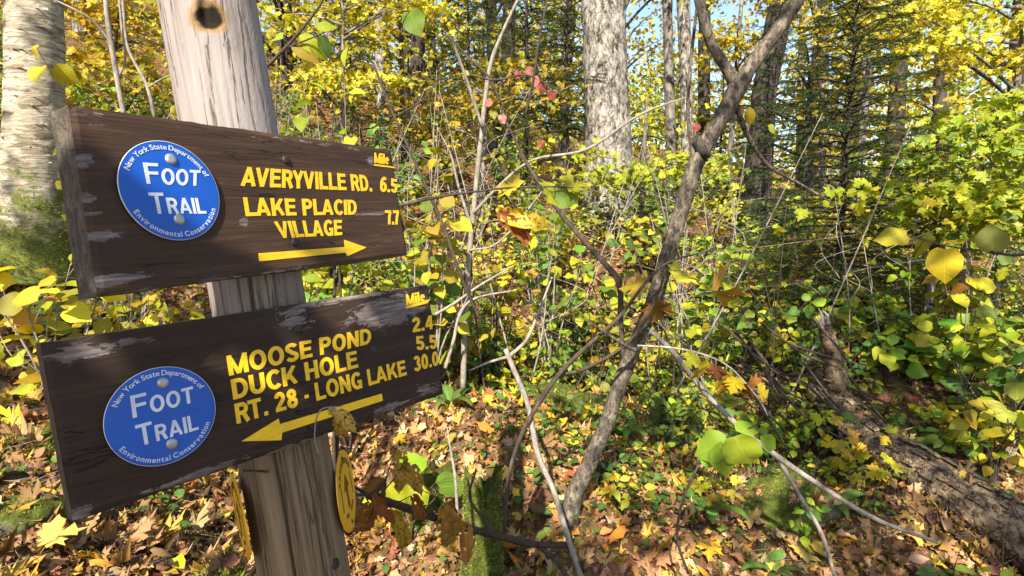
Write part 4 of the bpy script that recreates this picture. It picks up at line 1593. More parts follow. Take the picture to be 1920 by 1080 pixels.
# ---- trees behind the camera whose shade dapples the scene
for i, (x, y, hg, cz, cr, ncl) in enumerate([(-4.4, -3.6, 6.5, .5, 1.6, 20), (.9, -7.4, 9.5, .55, 2.0, 22), (4.9, -5.4, 7.5, .5, 1.8, 20), (-6.0, -2.4, 7.5, .5, 1.9, 20), (4.8, -8.0, 11, .55, 2.4, 24), (1.0, -3.6, 8.5, .62, 1.8, 26)]):
    auto_tree('maple_tree', 'leafy maple standing behind the viewer and shading the trail', x, y, hg, .11, M['bark_grey'], 'yellow', cz, cr, ncl, 46, .12, 4000 + i, 'trees behind the viewer')

# unseen maple added behind the viewer, bough shaped to shade lower sign and post
_cl = Lb.o + Lb.x * Lb.L * .5 + Lb.z * .05
_pv = np.cross(SUN, Lb.x)
_pv /= np.linalg.norm(_pv)
if _pv[2] < 0:
    _pv = -_pv
gb_ = np.random.default_rng(12)
_cen = []
for u in np.linspace(-.34, .34, 8):
    for v_ in (-.02, -.13, -.25, -.38):
        _cen.append(_cl + Lb.x * u + _pv * v_ + SUN * gb_.uniform(1.9, 2.5))
_b0 = np.array([-2.0, -1.6, h1(-2.0, -1.6) - .1])
tree('maple_tree', 'unseen young maple added behind the viewer, its bough placed to shade the lower sign', [_b0, _b0 + [.1, 0, 1.6], _b0 + [.2, .1, 3.4], _b0 + [.2, .1, 4.6]], [.06, .05, .04, .015], M['bark_grey'],
     dict(centers=_cen, rads=[.075] * len(_cen), per=26, size=.085, pal='lime', kind='low', flat=.8), None,
     [([_b0 + [.18, .1, 2.6], (_b0 + [.18, .1, 2.6] + _cl + SUN * 2.3) / 2 + [0, 0, .15], _cl + SUN * 2.3], [.03, .02, .006])], 10, .03, 'tree', 77)

# unseen maple added behind the viewer, its crown placed to shade the log hollow
gb_ = np.random.default_rng(13)
_cen = []
for _ in range(27):
    gp = G(gb_.uniform(1150, 1760), gb_.uniform(650, 1010), 12)
    if gp[1] < 5.5:
        _cen.append(gp + SUN * gb_.uniform(5.6, 7.4))
_b0 = np.array([.5, -3.4, h1(.5, -3.4) - .1])
_mc = np.mean(_cen, 0)
tree('maple_tree', 'unseen tall maple added behind the viewer, its crown placed to shade the hollow by the log', [_b0, _b0 + [0, .05, 2], _b0 + [-.1, .1, 4.2], _b0 + [-.1, .2, 6]], [.10, .08, .06, .02], M['bark_grey'],
     dict(centers=_cen, rads=[.15] * len(_cen), per=30, size=.10, pal='lime', kind='low', flat=.6), None,
     [([_b0 + [-.06, .1, 3.0], (_b0 + [-.06, .1, 3.0] + q) / 2 + [0, 0, .2], q] , [.03, .02, .005]) for q in _cen[::5]], 10, .03, 'tree', 78)

# ================================================================== THE FALLEN LOG
LOGP = list(_LOG)
lg = thing('fallen_log', 'thick fallen log with rough brown bark sloping to the lower right corner', 'log', LOGP[0])
mb = MB()
tube(mb, LOGP, [.115, .12, .12, .122, .128, .135, .145], 48, 190, .045, 9)
obj('trunk', mb.mesh('trunk', LOGP[0]), M['bark_log'], lg)
mb = MB()
tube(mb, [P(1585, 770, 3.78), P(1568, 710, 3.74), P(1556, 650, 3.7), P(1546, 605, 3.68)], [.085, .065, .055, .04], 22, 30, .08, 3)
o = obj('broken_limb', mb.mesh('limb', LOGP[0]), M['bark_log'], lg)
mb = MB()
gl_ = np.random.default_rng(8)
for q in range(7):
    a = P(1546, 608, 3.68) + gl_.normal(0, .02, 3)
    tube(mb, [a, a + [gl_.normal(0, .01), 0, .03], a + [gl_.normal(-.02, .015), gl_.normal(0, .01), gl_.uniform(.05, .12)]], [.016, .012, .002], 5, 6)
tag(obj('splinters', mb.mesh('splinters', LOGP[0]), M['twig_grey'], o), kind='stuff')
LOGTOP = spline(LOGP, 200)[5:190] + np.array([0, 0, .128])
mb = MB()                                   # loose plates of bark standing off the log
Cl = spline(LOGP, 200)
for q in range(220):
    i = gl_.integers(4, 195)
    t_ = Cl[i + 1] - Cl[i - 1]
    t_ /= np.linalg.norm(t_)
    u_ = np.cross(t_, [0, 0, 1.])
    u_ /= np.linalg.norm(u_)
    w_ = np.cross(u_, t_)
    a = gl_.uniform(-1.0, 2.6)
    nn = math.cos(a) * u_ * 1 + math.sin(a) * w_
    tt = np.cross(nn, t_)
    c_ = Cl[i] + nn * (.118 + .025 * i / 200)
    L_, W_ = gl_.uniform(.02, .06), gl_.uniform(.012, .03)
    V = []
    for su, sv in ((-1, -1), (1, -.8), (1.1, .9), (-.9, 1)):
        V.append(c_ + t_ * su * L_ + tt * sv * W_ + nn * gl_.uniform(.004, .02))
    V.append(c_ + nn * .02)
    mb.add(V, [(0, 1, 4), (1, 2, 4), (2, 3, 4), (3, 0, 4)])
tag(obj('bark_plates', mb.mesh('plates', LOGP[0], smooth=False), M['bark_log'], lg), kind='stuff')

# ================================================================== MOSSY ROCKS AND STUMPS
n = N('moss')
f = n.noise(34, 7, .75, n.coord())
big = n.noise(5, 4, .6, n.coord())
c = n.ramp(f, [(.3, (.02, .025, .005)), (.5, (.06, .075, .012)), (.7, (.15, .165, .03))])
c = n.mix(n.step(big, .55, .72), c, n.ramp(f, [(.3, (.05, .04, .03)), (.6, (.17, .15, .12)), (.8, (.27, .25, .21))]))
M['moss'] = n.fin(c, .95, n.bump(f, .9, .012), .1)


def ico(sub):
    bm = bmesh.new()
    bmesh.ops.create_icosphere(bm, subdivisions=sub, radius=1)
    V = np.array([v.co[:] for v in bm.verts])
    T = np.array([[v.index for v in f.verts] for f in bm.faces])
    bm.free()
    return V, T


ICO = ico(5)


def fuzz(V, Nn, g, n, ln, pal=((.06, .08, .012), (.14, .17, .022), (.23, .25, .04), (.30, .30, .07))):
    """short moss blades standing on a surface sample"""
    i = g.integers(0, len(V), n)
    p = V[i] + g.normal(0, .008, (n, 3)) * (1 - .7 * np.abs(Nn[i]))
    d = Nn[i] + g.normal(0, .45, (n, 3)) + [0, 0, .3]
    d /= np.linalg.norm(d, axis=1)[:, None]
    sd = np.cross(d, g.normal(0, 1, (n, 3)))
    sd /= np.linalg.norm(sd, axis=1)[:, None]
    l = g.uniform(.5, 1.4, (n, 1)) * ln
    W = np.stack([p - sd * l * .16, p + sd * l * .16, p + d * l], 1).reshape(-1, 3)
    col = np.array(pal)[g.integers(0, len(pal), n)] * g.uniform(.7, 1.2, (n, 1))
    return mesh_np('moss', W, np.arange(3 * n).reshape(-1, 3), np.repeat(col, 3, 0), np.full((3 * n, 2), .3), smooth=False)


ROCKTOPS = []


def rock(name, label, px, py, Y, r, seed, nf=5000, cat='rock', ln=.010):
    g = np.random.default_rng(seed)
    c = P(px, py, Y)
    c[2] = min(c[2], h1(c[0], c[1]) + .3 * r[2])
    V, T = ICO
    q = np.ones(len(V))
    for k in range(26):
        w_ = g.normal(0, 1, 3) * (1 + k * .33)
        q += .32 / (1 + k * .5) * np.sin(V @ w_ + g.uniform(0, 6.28))
    W = V * q[:, None] * np.array(r)
    t = thing(name, label, cat, c)
    m = mesh_np('body', W, T)
    obj('body', m, M['moss'], t)
    Nn = V / np.array(r)
    Nn /= np.linalg.norm(Nn, axis=1)[:, None]
    up_ = Nn[:, 2] > -.25
    ROCKTOPS.append(W[Nn[:, 2] > .3] + c)
    tag(obj('moss', fuzz(W[up_], Nn[up_], g, nf, ln), M['needle'], t), kind='stuff')
    return t


tag(obj('moss', fuzz(BIRCHMOSS[1], BIRCHMOSS[2], np.random.default_rng(6), 9000, .013, ((.10, .12, .02), (.19, .20, .035), (.28, .27, .06), (.34, .31, .09))), M['needle'], BIRCHMOSS[0]), kind='stuff')


def stump(label, px, py_top, Y, rad, seed, nf=6000, ragged=.05, lean=0.0):
    g = np.random.default_rng(seed)
    tp = P(px, py_top, Y)
    z0 = h1(tp[0], tp[1]) - .12
    hgt = tp[2] - z0
    t = thing('mossy_stump', label, 'stump', (tp[0], tp[1], z0))
    ns, nr = 48, 30
    V = []
    ph = g.uniform(0, 6.28, 8)
    for j in range(nr):
        f_ = j / (nr - 1)
        for i in range(ns):
            a = 2 * np.pi * i / ns
            fl = 1 + .5 * (1 - f_) ** 4 * (1 + .6 * math.sin(4 * a + ph[0]))
            r_ = rad * fl * (1 + .07 * math.sin(3 * a + ph[1]) + .05 * math.sin(7 * a + f_ * 3 + ph[2]) + .03 * math.sin(13 * a + ph[3] + f_ * 5))
            hz = hgt * f_ + (ragged * (math.sin(2 * a + ph[4]) + .6 * math.sin(5 * a + ph[5]) + .4 * math.sin(11 * a + ph[6])) * f_ ** 3)
            V.append((r_ * math.cos(a) + lean * f_, r_ * math.sin(a), hz))
    V.append((lean, 0, hgt * .86))
    V = np.array(V)
    T = []
    for j in range(nr - 1):
        for i in range(ns):
            a, b = j * ns + i, j * ns + (i + 1) % ns
            T += [(a, b, b + ns), (a, b + ns, a + ns)]
    T += [((nr - 1) * ns + i, (nr - 1) * ns + (i + 1) % ns, len(V) - 1) for i in range(ns)]
    obj('wood', mesh_np('wood', V, np.array(T)), M['moss'], t)
    Nn = V * [1, 1, 0] + [1e-4, 0, 0]
    Nn /= np.linalg.norm(Nn, axis=1)[:, None]
    sel = V[:, 2] > hgt * .2
    tag(obj('moss', fuzz(V[sel], Nn[sel], g, nf, .011), M['needle'], t), kind='stuff')
    return t


rock('mossy_boulder', 'rounded mossy boulder left of the near tree trunk', 1040, 800, 3.55, (.30, .26, .20), 1)
rock('mossy_boulder', 'mossy boulder in the shade below the curved dead branch', 1440, 955, 2.75, (.20, .18, .15), 2)
rock('mossy_boulder', 'green mossy hummock at the left edge beside the lower sign', 70, 850, 2.2, (.13, .12, .09), 3, 2500)
rock('mossy_boulder', 'dark mossy hummock in the lower left corner', 45, 1000, 1.75, (.12, .11, .08), 4, 2500)
rock('mossy_boulder', 'tall mossy clump showing below the lower sign, left of the post', 405, 950, 1.75, (.085, .10, .13), 5, 4000, ln=.018)
rock('mossy_boulder', 'mossy mound behind the right end of the lower sign', 915, 690, 4.3, (.26, .2, .16), 6)
rock('mossy_boulder', 'low mossy stone in the shadow of the log', 1590, 880, 3.25, (.2, .15, .1), 7)
rock('mossy_boulder', 'mossy ledge by the foot of the birch', 100, 462, 3.35, (.30, .22, .10), 8, 5000)
stump('narrow moss-covered stump with a bright green face at the bottom centre', 905, 905, 2.15, .075, 11)
stump('broad rotten stump capped with dark moss, right of the post', 800, 880, 2.55, .13, 12, ragged=.035)

# ================================================================== LEAF LITTER
def litter():
    g = np.random.default_rng(17)
    n = 78000
    y = .7 + 13.5 * g.uniform(0, 1, n) ** 1.7
    x = g.uniform(-1, 1, n) * (1.08 * y + 1.25)
    z = H(x, y)
    e = .05
    nx_ = -(H(x + e, y) - z) / e
    ny_ = -(H(x, y + e) - z) / e
    nr = np.stack([nx_, ny_, np.ones(n)], 1)
    nr += g.normal(0, .30, (n, 3))
    d = g.normal(0, 1, (n, 3)) * [1, 1, .25]
    pos = np.stack([x, y, z + g.uniform(.002, .03, n)], 1)
    size = g.uniform(.018, .076, n)
    patchy = np.sin(x * 1.7 + 1) + np.sin(y * 2.1 + x) + g.normal(0, .7, n)
    col = np.where((patchy > 1.25)[:, None], pick('bright', n, g), pick('litter', n, g))
    rp_ = [t[g.integers(0, len(t), 26)] for t in ROCKTOPS]
    rl = np.concatenate(rp_ + [LOGTOP[g.integers(0, len(LOGTOP), 46)]])
    m_ = len(rl)
    x, y = np.r_[x, rl[:, 0]], np.r_[y, rl[:, 1]]
    pos = np.vstack([pos, rl + [0, 0, .008]])
    nr = np.vstack([nr, g.normal(0, .35, (m_, 3)) + [0, -.2, 1]])
    d = np.vstack([d, g.normal(0, 1, (m_, 3)) * [1, 1, .25]])
    size = np.r_[size, g.uniform(.04, .085, m_)]
    col = np.vstack([col, pick('litter', m_, g)])
    n += m_
    # near leaves carry the full outline, far ones a simple blade
    nearm = y < 4.6
    kinds = g.integers(0, 3, n)
    for kd, sel in (('curl', nearm & (kinds < 2)), ('dryoval', nearm & (kinds == 2)), ('low', ~nearm)):
        o = obj('leaf_litter', cloud('litter', kd, pos[sel], d[sel], nr[sel], size[sel], col[sel], .3, 3), M['leaf_dry'])
        tag(o, {'curl': 'curled fallen maple leaves carpeting the near forest floor', 'dryoval': 'dry oval leaves strewn over the near forest floor', 'low': 'fallen leaves covering the slope farther back'}[kd], 'leaf litter', kind='stuff')
    m_ = 55000
    yf = .7 + 8 * g.uniform(0, 1, m_) ** 1.6
    xf = g.uniform(-1, 1, m_) * (1.08 * yf + 1.1)
    zf = H(xf, yf) + g.uniform(.004, .03, m_)
    o = obj('leaf_crumbs', cloud('crumbs', 'dia', np.stack([xf, yf, zf], 1), dirs(m_, g) * [1, 1, .3], dirs(m_, g, 1.2), g.uniform(.008, .032, m_), pick('litter', m_, g) * g.uniform(.4, 1.05, (m_, 1)), 0, 4), M['leaf_dry'])
    tag(o, 'crumbled bits of dead leaf matted between the fallen leaves', 'leaf litter', kind='stuff')
    # ground cover
    n = 26000
    y = 1.2 + 8 * g.uniform(0, 1, n) ** 1.3
    x = g.uniform(-1.05, 1.1, n) * (y + .3)
    cl = np.sin(x * 2.3 + .7) + np.sin(y * 2.9 - x) + .6 * np.sin(x * 5 + y * 4) + .35 * np.clip(x, -1, 2)
    s_ = cl + g.normal(0, .35, n) > .85
    x, y = x[s_], y[s_]
    n = len(x)
    z = H(x, y) + g.uniform(.02, .09, n)
    o = obj('ground_cover', cloud('cover', 'low', np.stack([x, y, z], 1), dirs(n, g) * [1, 1, .2], dirs(n, g, 2.2), g.uniform(.022, .055, n), pick('cover', n, g), 0, 5), M['leaf'])
    tag(o, 'small green seedlings and clover between the fallen leaves', 'ground cover', kind='stuff')
    # needles and twigs
    mb = MB()
    for q in range(1500):
        y = .9 + 5 * g.uniform() ** 1.4
        x = g.uniform(-1.0, 1.05) * (y + .3)
        a = g.uniform(0, 6.28)
        l_ = g.uniform(.04, .22)
        z = h1(x, y) + .03
        p0 = np.array([x, y, z])
        p1 = p0 + np.array([math.cos(a) * l_, math.sin(a) * l_, g.uniform(-.02, .04)])
        tube(mb, [p0, (p0 + p1) / 2 + g.normal(0, .008, 3), p1], [.0018, .0015, .0008], 3, 4)
    tag(obj('litter_twigs', mb.mesh('twigs'), M['twig_grey']), 'fine dead twigs scattered over the leaf litter', 'twigs', kind='stuff')


litter()

# single fallen leaves that stand out of the litter
gfl = np.random.default_rng(23)
SPECIAL = [('orange', 1330, 1045, .105, 'bright orange fallen maple leaf near the bottom edge, right of centre'),
           ('red', 228, 988, .10, 'red fallen maple leaf below the left end of the lower sign'),
           ('yellow', 1500, 1065, .13, 'large pale yellow maple leaf at the bottom, right of the orange one'),
           ('yellow', 75, 1052, .125, 'largest pale yellow maple leaf in the lower left corner'),
           ('yellow', 945, 778, .085, 'yellow maple leaf lying left of the rounded mossy boulder'),
           ('orange', 1090, 880, .10, 'orange maple leaf beside the foot of the near tree'),
           ('orange', 955, 1055, .10, 'rust orange maple leaf right of the narrow mossy stump'),
           ('orange', 60, 990, .09, 'orange maple leaf on the dark mossy hummock')]
for cname, c in (('orange2', (.60, .40, .03)), ('orange', (.55, .22, .02)), ('red', (.46, .09, .04)), ('yellow', (.52, .38, .09))):
    PAL['one_' + cname] = [(c, 1)]
for i, (cn, px, py, sz, lb) in enumerate(SPECIAL):
    p = G(px, py)
    a = gfl.uniform(0, 6.28)
    leaf = leaf_obj(None, 'maple', 'one_' + cn, i, p + [0, 0, .05], (math.cos(a), math.sin(a), .1), (-.1, -.5, 1), sz, 'leaf_dry', 'fallen_maple_leaf')
    tag(leaf, lb, 'leaf', 'single fallen leaves')
cnt = 0
while cnt < 230:
    y = gfl.uniform(1.2, 4.0)
    x = gfl.uniform(-.95, .98) * y
    pal = gfl.choice(['bright', 'litter', 'bright', 'yellow'])
    z = h1(x, y) + gfl.uniform(.03, .05)
    a = gfl.uniform(0, 6.28)
    kd = gfl.choice(['maple', 'curl', 'curl', 'dryoval'])
    k = int(gfl.integers(0, 6))
    leaf = leaf_obj(None, kd, pal, k, (x, y, z), (math.cos(a), math.sin(a), gfl.uniform(-.15, .25)), gfl.normal(0, .4, 3) + [0, -.25, 1], gfl.uniform(.06, .10), 'leaf_dry', 'fallen_leaf' if kd == 'dryoval' else 'fallen_maple_leaf')
    cw = 'yellow or orange' if pal == 'bright' else 'brown' if pal == 'litter' else 'yellow-green'
    tag(leaf, '%s %s leaf lying loose on the %s litter' % (cw, 'oval' if kd == 'dryoval' else 'curled maple' if kd == 'curl' else 'flat maple', 'near' if y < 2.4 else 'middle'), 'leaf', 'single fallen leaves')
    cnt += 1

# ================================================================== SHRUBS
def shrub(name, label, x, y, hgt, spread, nst, npair, pal, kind, size, seed, individual=True, group=None, wood='twig_dark', lean=(0, 0)):
    g = np.random.default_rng(seed)
    z = h1(x, y) - .03
    b = np.array([x, y, z])
    t = thing(name, label, 'shrub', b, group)
    mb = MB()
    Ps, Ds, Ns, Ss = [], [], [], []
    for s in range(nst):
        a = g.uniform(0, 6.28)
        hh = hgt * g.uniform(.55, 1.05)
        rr = spread * math.sqrt(g.uniform(.05, 1))
        end = np.array([math.cos(a) * rr + lean[0] * hh, math.sin(a) * rr + lean[1] * hh, hh])
        m1 = np.array([end[0] * .25, end[1] * .25, hh * .45]) + g.normal(0, .03, 3)
        m2 = np.array([end[0] * .62, end[1] * .62, hh * .8]) + g.normal(0, .04, 3)
        C = tube(mb, [(0, 0, 0), m1, m2, end], [.0045 + .003 * hgt, .004 + .0015 * hgt, .003, .0015], 5, 14)
        for q in range(2):
            c = C[g.integers(4, 13)]
            e = c + g.normal(0, .12, 3) * hgt ** .5 + [0, 0, .10]
            tube(mb, [c, (c + e) / 2 + g.normal(0, .015, 3), e], [.0022, .0018, .0008], 3, 4)
        for q in range(npair):
            f_ = .38 + .62 * (q + g.uniform(.2, .9)) / npair
            i = min(int(f_ * 13), 12)
            c = C[i]
            al = g.uniform(0, 6.28)
            for sg in (0, math.pi):
                if g.uniform() < .12:
                    continue
                dd = np.array([math.cos(al + sg), math.sin(al + sg), g.uniform(-.55, .25)])
                pl_ = size * g.uniform(.15, .6)
                tube(mb, [c, c + dd * pl_ * .5 + [0, 0, .006], c + dd * pl_], [.0013, .001, .0008], 3, 3)
                Ps.append(c + dd * pl_)
                Ds.append(dd + g.normal(0, .2, 3))
                Ns.append(np.array([-.25, -.55, 1.0]) + g.normal(0, .45, 3))
                Ss.append(size * g.uniform(.6, 1.2))
        Ps.append(C[-1])
        Ds.append(g.normal(0, .5, 3) + [0, 0, -.1])
        Ns.append(np.array([-.2, -.4, 1.0]) + g.normal(0, .3, 3))
        Ss.append(size * g.uniform(.6, 1))
    tag(obj('stems', mb.mesh('stems'), M[wood], t), kind='stuff')
    if individual:
        for i in range(len(Ps)):
            leaf_obj(t, kind, pal, int(g.integers(0, 24)), Ps[i] + b, Ds[i], Ns[i], Ss[i])
    else:
        n_ = len(Ps)
        m = cloud('foliage', kind, np.array(Ps), np.array(Ds), np.array(Ns), np.array(Ss), pick(pal, n_, g), .2, seed)
        tag(obj('foliage', m, M['leaf'], t), kind='stuff')
    return t


NEAR = [  # label, px, py of the top, Y, spread, stems, pairs, palette, leaf, size
    ('yellow hobblebush at the left edge between the birch and the signs', 80, 450, 2.3, .38, 11, 5, 'yellow', 'round', .085),
    ('low yellow hobblebush seen through the gap between the two signs', 270, 520, 2.9, .42, 9, 5, 'yellow', 'round', .085),
    ('lime hobblebush showing right of the post in the gap between the signs', 640, 470, 2.9, .3, 6, 4, 'lime', 'round', .10),
    ('thin shrub with yellow leaves above the left end of the upper sign', 190, 60, 3.1, .36, 7, 3, 'yellow', 'round', .10),
    ('tall shrub with pointed green leaves beside the top of the post', 590, 30, 2.7, .26, 5, 3, 'lime', 'oval', .11),
    ('lime hobblebush right of the post, just above the upper sign', 620, 165, 3.1, .32, 8, 4, 'lime', 'round', .11),
    ('yellow-green shrub touching the right end of the upper sign', 800, 270, 3.3, .32, 8, 4, 'mixed', 'round', .10),
    ('low lime shrub between the right ends of the two signs', 805, 440, 3.5, .34, 8, 4, 'lime', 'round', .095),
    ('yellow-green shrub behind the thin white sapling', 915, 420, 4.2, .38, 9, 4, 'mixed', 'round', .095),
    ('leafy shrub right behind the curled orange leaf', 1030, 360, 4.4, .42, 9, 5, 'lime', 'round', .10),
    ('green shrub below the massive pale maple', 1150, 420, 4.9, .45, 9, 5, 'green', 'round', .10),
    ('yellow-green shrub left of the near tree stem', 1160, 500, 4.4, .36, 8, 4, 'mixed', 'round', .095),
    ('lime shrub just right of the near tree stem', 1330, 470, 4.2, .40, 9, 4, 'lime', 'round', .095),
    ('green shrub between the near tree and the far end of the log', 1410, 560, 4.3, .4, 9, 4, 'green', 'round', .09),
    ('yellow-leaved shrub at the far end of the log', 1490, 540, 5.0, .42, 9, 4, 'mixed', 'round', .095),
    ('lime hobblebush behind the broken limb of the log', 1620, 560, 4.3, .38, 9, 5, 'lime', 'round', .10),
    ('bright lime hobblebush above the middle of the log', 1720, 590, 4.0, .40, 10, 5, 'lime', 'round', .105),
    ('bright green hobblebush right of the middle of the log', 1820, 570, 3.9, .40, 10, 5, 'lime', 'round', .11),
    ('green hobblebush at the right edge above the log', 1910, 620, 3.5, .34, 9, 5, 'green', 'round', .11),
    ('yellow shrub overhanging the near part of the log at the right edge', 1880, 730, 3.25, .30, 7, 4, 'yellow', 'oval', .12),
    ('lime shrub in the shade at the foot of the spruce', 1600, 470, 5.6, .5, 9, 5, 'lime', 'round', .10),
    ('tall thin shrub with large green leaves at the right, above the orange leaf', 1850, 380, 3.9, .34, 6, 4, 'mixed', 'round', .13),
    ('small bright green plant in the lower right corner', 1860, 1030, 2.25, .16, 5, 2, 'green', 'oval', .09),
    ('small plant with two bright green leaves right of the post', 765, 842, 2.3, .10, 3, 1, 'lime', 'round', .13),
    ('lime shrub right of the near tree, in front of the broad leaning trunk', 1430, 430, 5.6, .5, 12, 6, 'lime', 'round', .085),
    ('yellow-green shrub left of the spruce foot', 1500, 455, 5.2, .45, 12, 6, 'mixed', 'round', .085),
    ('lime shrub right of the spruce foot', 1670, 490, 4.6, .42, 12, 6, 'lime', 'round', .085),
    ('green shrub directly below the spruce boughs', 1570, 530, 4.5, .42, 12, 6, 'green', 'round', .085),
    ('yellow-green shrub beside the foot of the massive pale maple', 1230, 400, 6.2, .55, 12, 6, 'mixed', 'round', .09),
    ('low yellow shrub behind the rounded mossy boulder', 1000, 640, 4.4, .36, 7, 3, 'yellow', 'maple', .08),
    ('low green shrub between the boulder and the near tree', 1130, 640, 4.3, .36, 8, 3, 'green', 'round', .08),
    ('low yellow seedling under the curved dead branch', 1330, 900, 2.7, .2, 5, 2, 'mixed', 'maple', .08),
    ('shrub with yellow maple leaves in front of the log', 1600, 770, 3.1, .25, 5, 3, 'yellow', 'maple', .09),
]
for i, (lb, px, py, Y, sp_, ns, npr, pal, kd, sz) in enumerate(NEAR):
    c = P(px, py, Y)
    hg = max(c[2] - h1(c[0], Y), .12)
    shrub('hobblebush' if kd == 'round' else 'shrub', lb, c[0], Y, hg, sp_, ns, npr, pal, kd, sz, 5000 + i, True, wood='twig_grey' if i % 3 == 0 else 'twig_dark')

# the thicket farther up the slope
gs = np.random.default_rng(61)
for i in range(160):
    Y = gs.uniform(4.6, 11.5)
    px = gs.uniform(-60, 2000)
    x = (px - 960) / FPX * Y
    pal = gs.choice(['lime', 'mixed', 'yellow', 'lime', 'green', 'green'])
    hg = gs.uniform(.55, 1.35) * (1.0 if Y > 5.5 else .7)
    if Y < 5.4 and 1420 < px < 1760:
        continue
    zone = 'behind the signs' if px < 480 else 'between post and white sapling' if px < 860 else 'left of the near tree' if px < 1240 else 'between the near tree and the spruce' if px < 1560 else 'at the right behind the log'
    cw = {'lime': 'lime', 'mixed': 'yellow and green', 'yellow': 'yellow', 'green': 'green'}[pal]
    shrub('thicket_shrub', '%s shrub in the %s thicket %s' % (cw, 'near' if Y < 7 else 'far', zone), x, Y, hg, gs.uniform(.4, .7), 11, 9, pal, 'oval' if Y < 6.0 else 'low', gs.uniform(.055, .088) * (1.15 if Y < 6.0 else 1), 6000 + i, False, 'shrubs of the thicket on the slope', wood='twig_grey' if i % 3 == 0 else 'twig_dark')

gu = np.random.default_rng(63)
for i in range(16):
    Y = gu.uniform(3.6, 5.6)
    px = gu.uniform(500, 900)
    pal = gu.choice(['lime', 'mixed', 'yellow', 'green'])
    cw = {'lime': 'lime', 'mixed': 'yellow and green', 'yellow': 'yellow', 'green': 'green'}[pal]
    shrub('thicket_shrub', 'twiggy %s shrub on the bank just right of the post' % cw, (px - 960) / FPX * Y, Y, gu.uniform(.5, 1.0), gu.uniform(.35, .55), 10, 8, pal, 'oval', gu.uniform(.06, .09), 6300 + i, False, 'shrubs on the bank right of the post', wood='twig_grey' if i % 2 else 'twig_dark')
gu = np.random.default_rng(64)
for i in range(44):
    Y = gu.uniform(2.35, 3.7)
    px = gu.uniform(1120, 1760)
    pal = gu.choice(['green', 'lime', 'green', 'cover', 'mixed'])
    cw = {'lime': 'lime', 'mixed': 'yellow and green', 'green': 'green', 'cover': 'dark green'}[pal]
    x = (px - 960) / FPX * Y
    shrub('seedling', 'small %s seedling in the litter %s' % (cw, 'right of the near tree foot' if px < 1450 else 'in front of the log'), x, Y, gu.uniform(.08, .24), gu.uniform(.08, .2), 5, 3, pal, 'oval', gu.uniform(.04, .065), 6400 + i, False, 'seedlings in the litter')
gu = np.random.default_rng(62)
for i in range(125):
    Y = gu.uniform(3.3, 6.0)
    px = gu.uniform(860, 1640) if i % 4 else gu.uniform(1640, 1960)
    if 4.3 < Y < 5.0 and 1440 < px < 1720:
        continue
    if Y < 4.0 and px < 1180:
        continue
    x = (px - 960) / FPX * Y
    pal = gu.choice(['lime', 'mixed', 'green', 'green', 'yellow'])
    cw = {'lime': 'lime', 'mixed': 'yellow and green', 'yellow': 'yellow', 'green': 'green'}[pal]
    zone = 'left of the near tree' if px < 1240 else 'between near tree and log' if px < 1560 else 'beyond the log'
    shrub('low_shrub', 'low %s shrub on the %s forest floor %s' % (cw, 'near' if Y < 4.6 else 'middle', zone), x, Y, gu.uniform(.22, .6), gu.uniform(.25, .45), 8, 6, pal, 'oval' if i % 2 else 'low', gu.uniform(.055, .085), 6500 + i, False, 'low shrubs of the forest floor')

# ================================================================== BRANCHES, SAPLINGS, HERO LEAVES
def branch(name, label, runs, mat, cat='branch', leaves=(), sides=7, rough=.05, part='stem'):
    """runs: list of (points in world, radii); leaves: (px, py, Y, size_px, angle in the picture, tilt, kind, palette, variant)"""
    b = np.array(runs[0][0][0])
    t = thing(name, label, cat, b)
    cl = []
    for j, (pts, rad) in enumerate(runs):
        mb = MB()
        cl.append(tube(mb, pts, rad, sides, max(10, 6 * len(pts)), rough, j + len(label)))
        obj(part if j == 0 else 'side_branch', mb.mesh('branch', b), M[mat], t)
    for (px, py, Y, spx, ang, tilt, kd, pal, k) in leaves:
        hero_leaf(t, px, py, Y, spx, ang, tilt, kd, pal, k)
        p = P(px, py, Y)
        cc = np.concatenate(cl)
        q = cc[np.argmin(((cc - p) ** 2).sum(1))]
        if np.linalg.norm(p - q) > .004:
            mb = MB()
            tube(mb, [q, (p + q) / 2 + [0, 0, -.08 * np.linalg.norm(p - q)], p], [.0016, .0013, .0011], 5, 8)
            obj('leaf_stalk', mb.mesh('stalk', b), M[mat], t)
    return t


def hero_leaf(t, px, py, Y, spx, ang, tilt, kd, pal, k, mat=None):
    """leaf whose base is seen at a pixel, pointing at ang (degrees, 0 = right, 90 = up); tilt leans it away from the view"""
    p = P(px, py, Y)
    a = R(ang)
    vd = p - CAM
    vd /= np.linalg.norm(vd)
    d = np.array([1, 0, 0]) * math.cos(a) + UP * math.sin(a) + FWD * math.sin(R(tilt)) * .6
    nr = -vd + UP * math.sin(R(tilt)) * 1.0 + np.array([.25 * math.sin(k * 2.1), 0, 0])
    return leaf_obj(t, kd, pal, k, p, d, nr, spx / FPX * Y, mat or ('leaf_dry' if pal == 'brown' else 'leaf_spotty' if pal == 'spotty' or kd == 'ragged' else 'leaf_near'))


def Q(pts, Y):
    Ys = np.interp(np.linspace(0, 1, len(pts)), np.linspace(0, 1, len(np.atleast_1d(Y))), np.atleast_1d(Y))
    return [P(a, b, y) for (a, b), y in zip(pts, Ys)]


def rp(w, Y):
    return [q / FPX * Y / 2 for q in w]


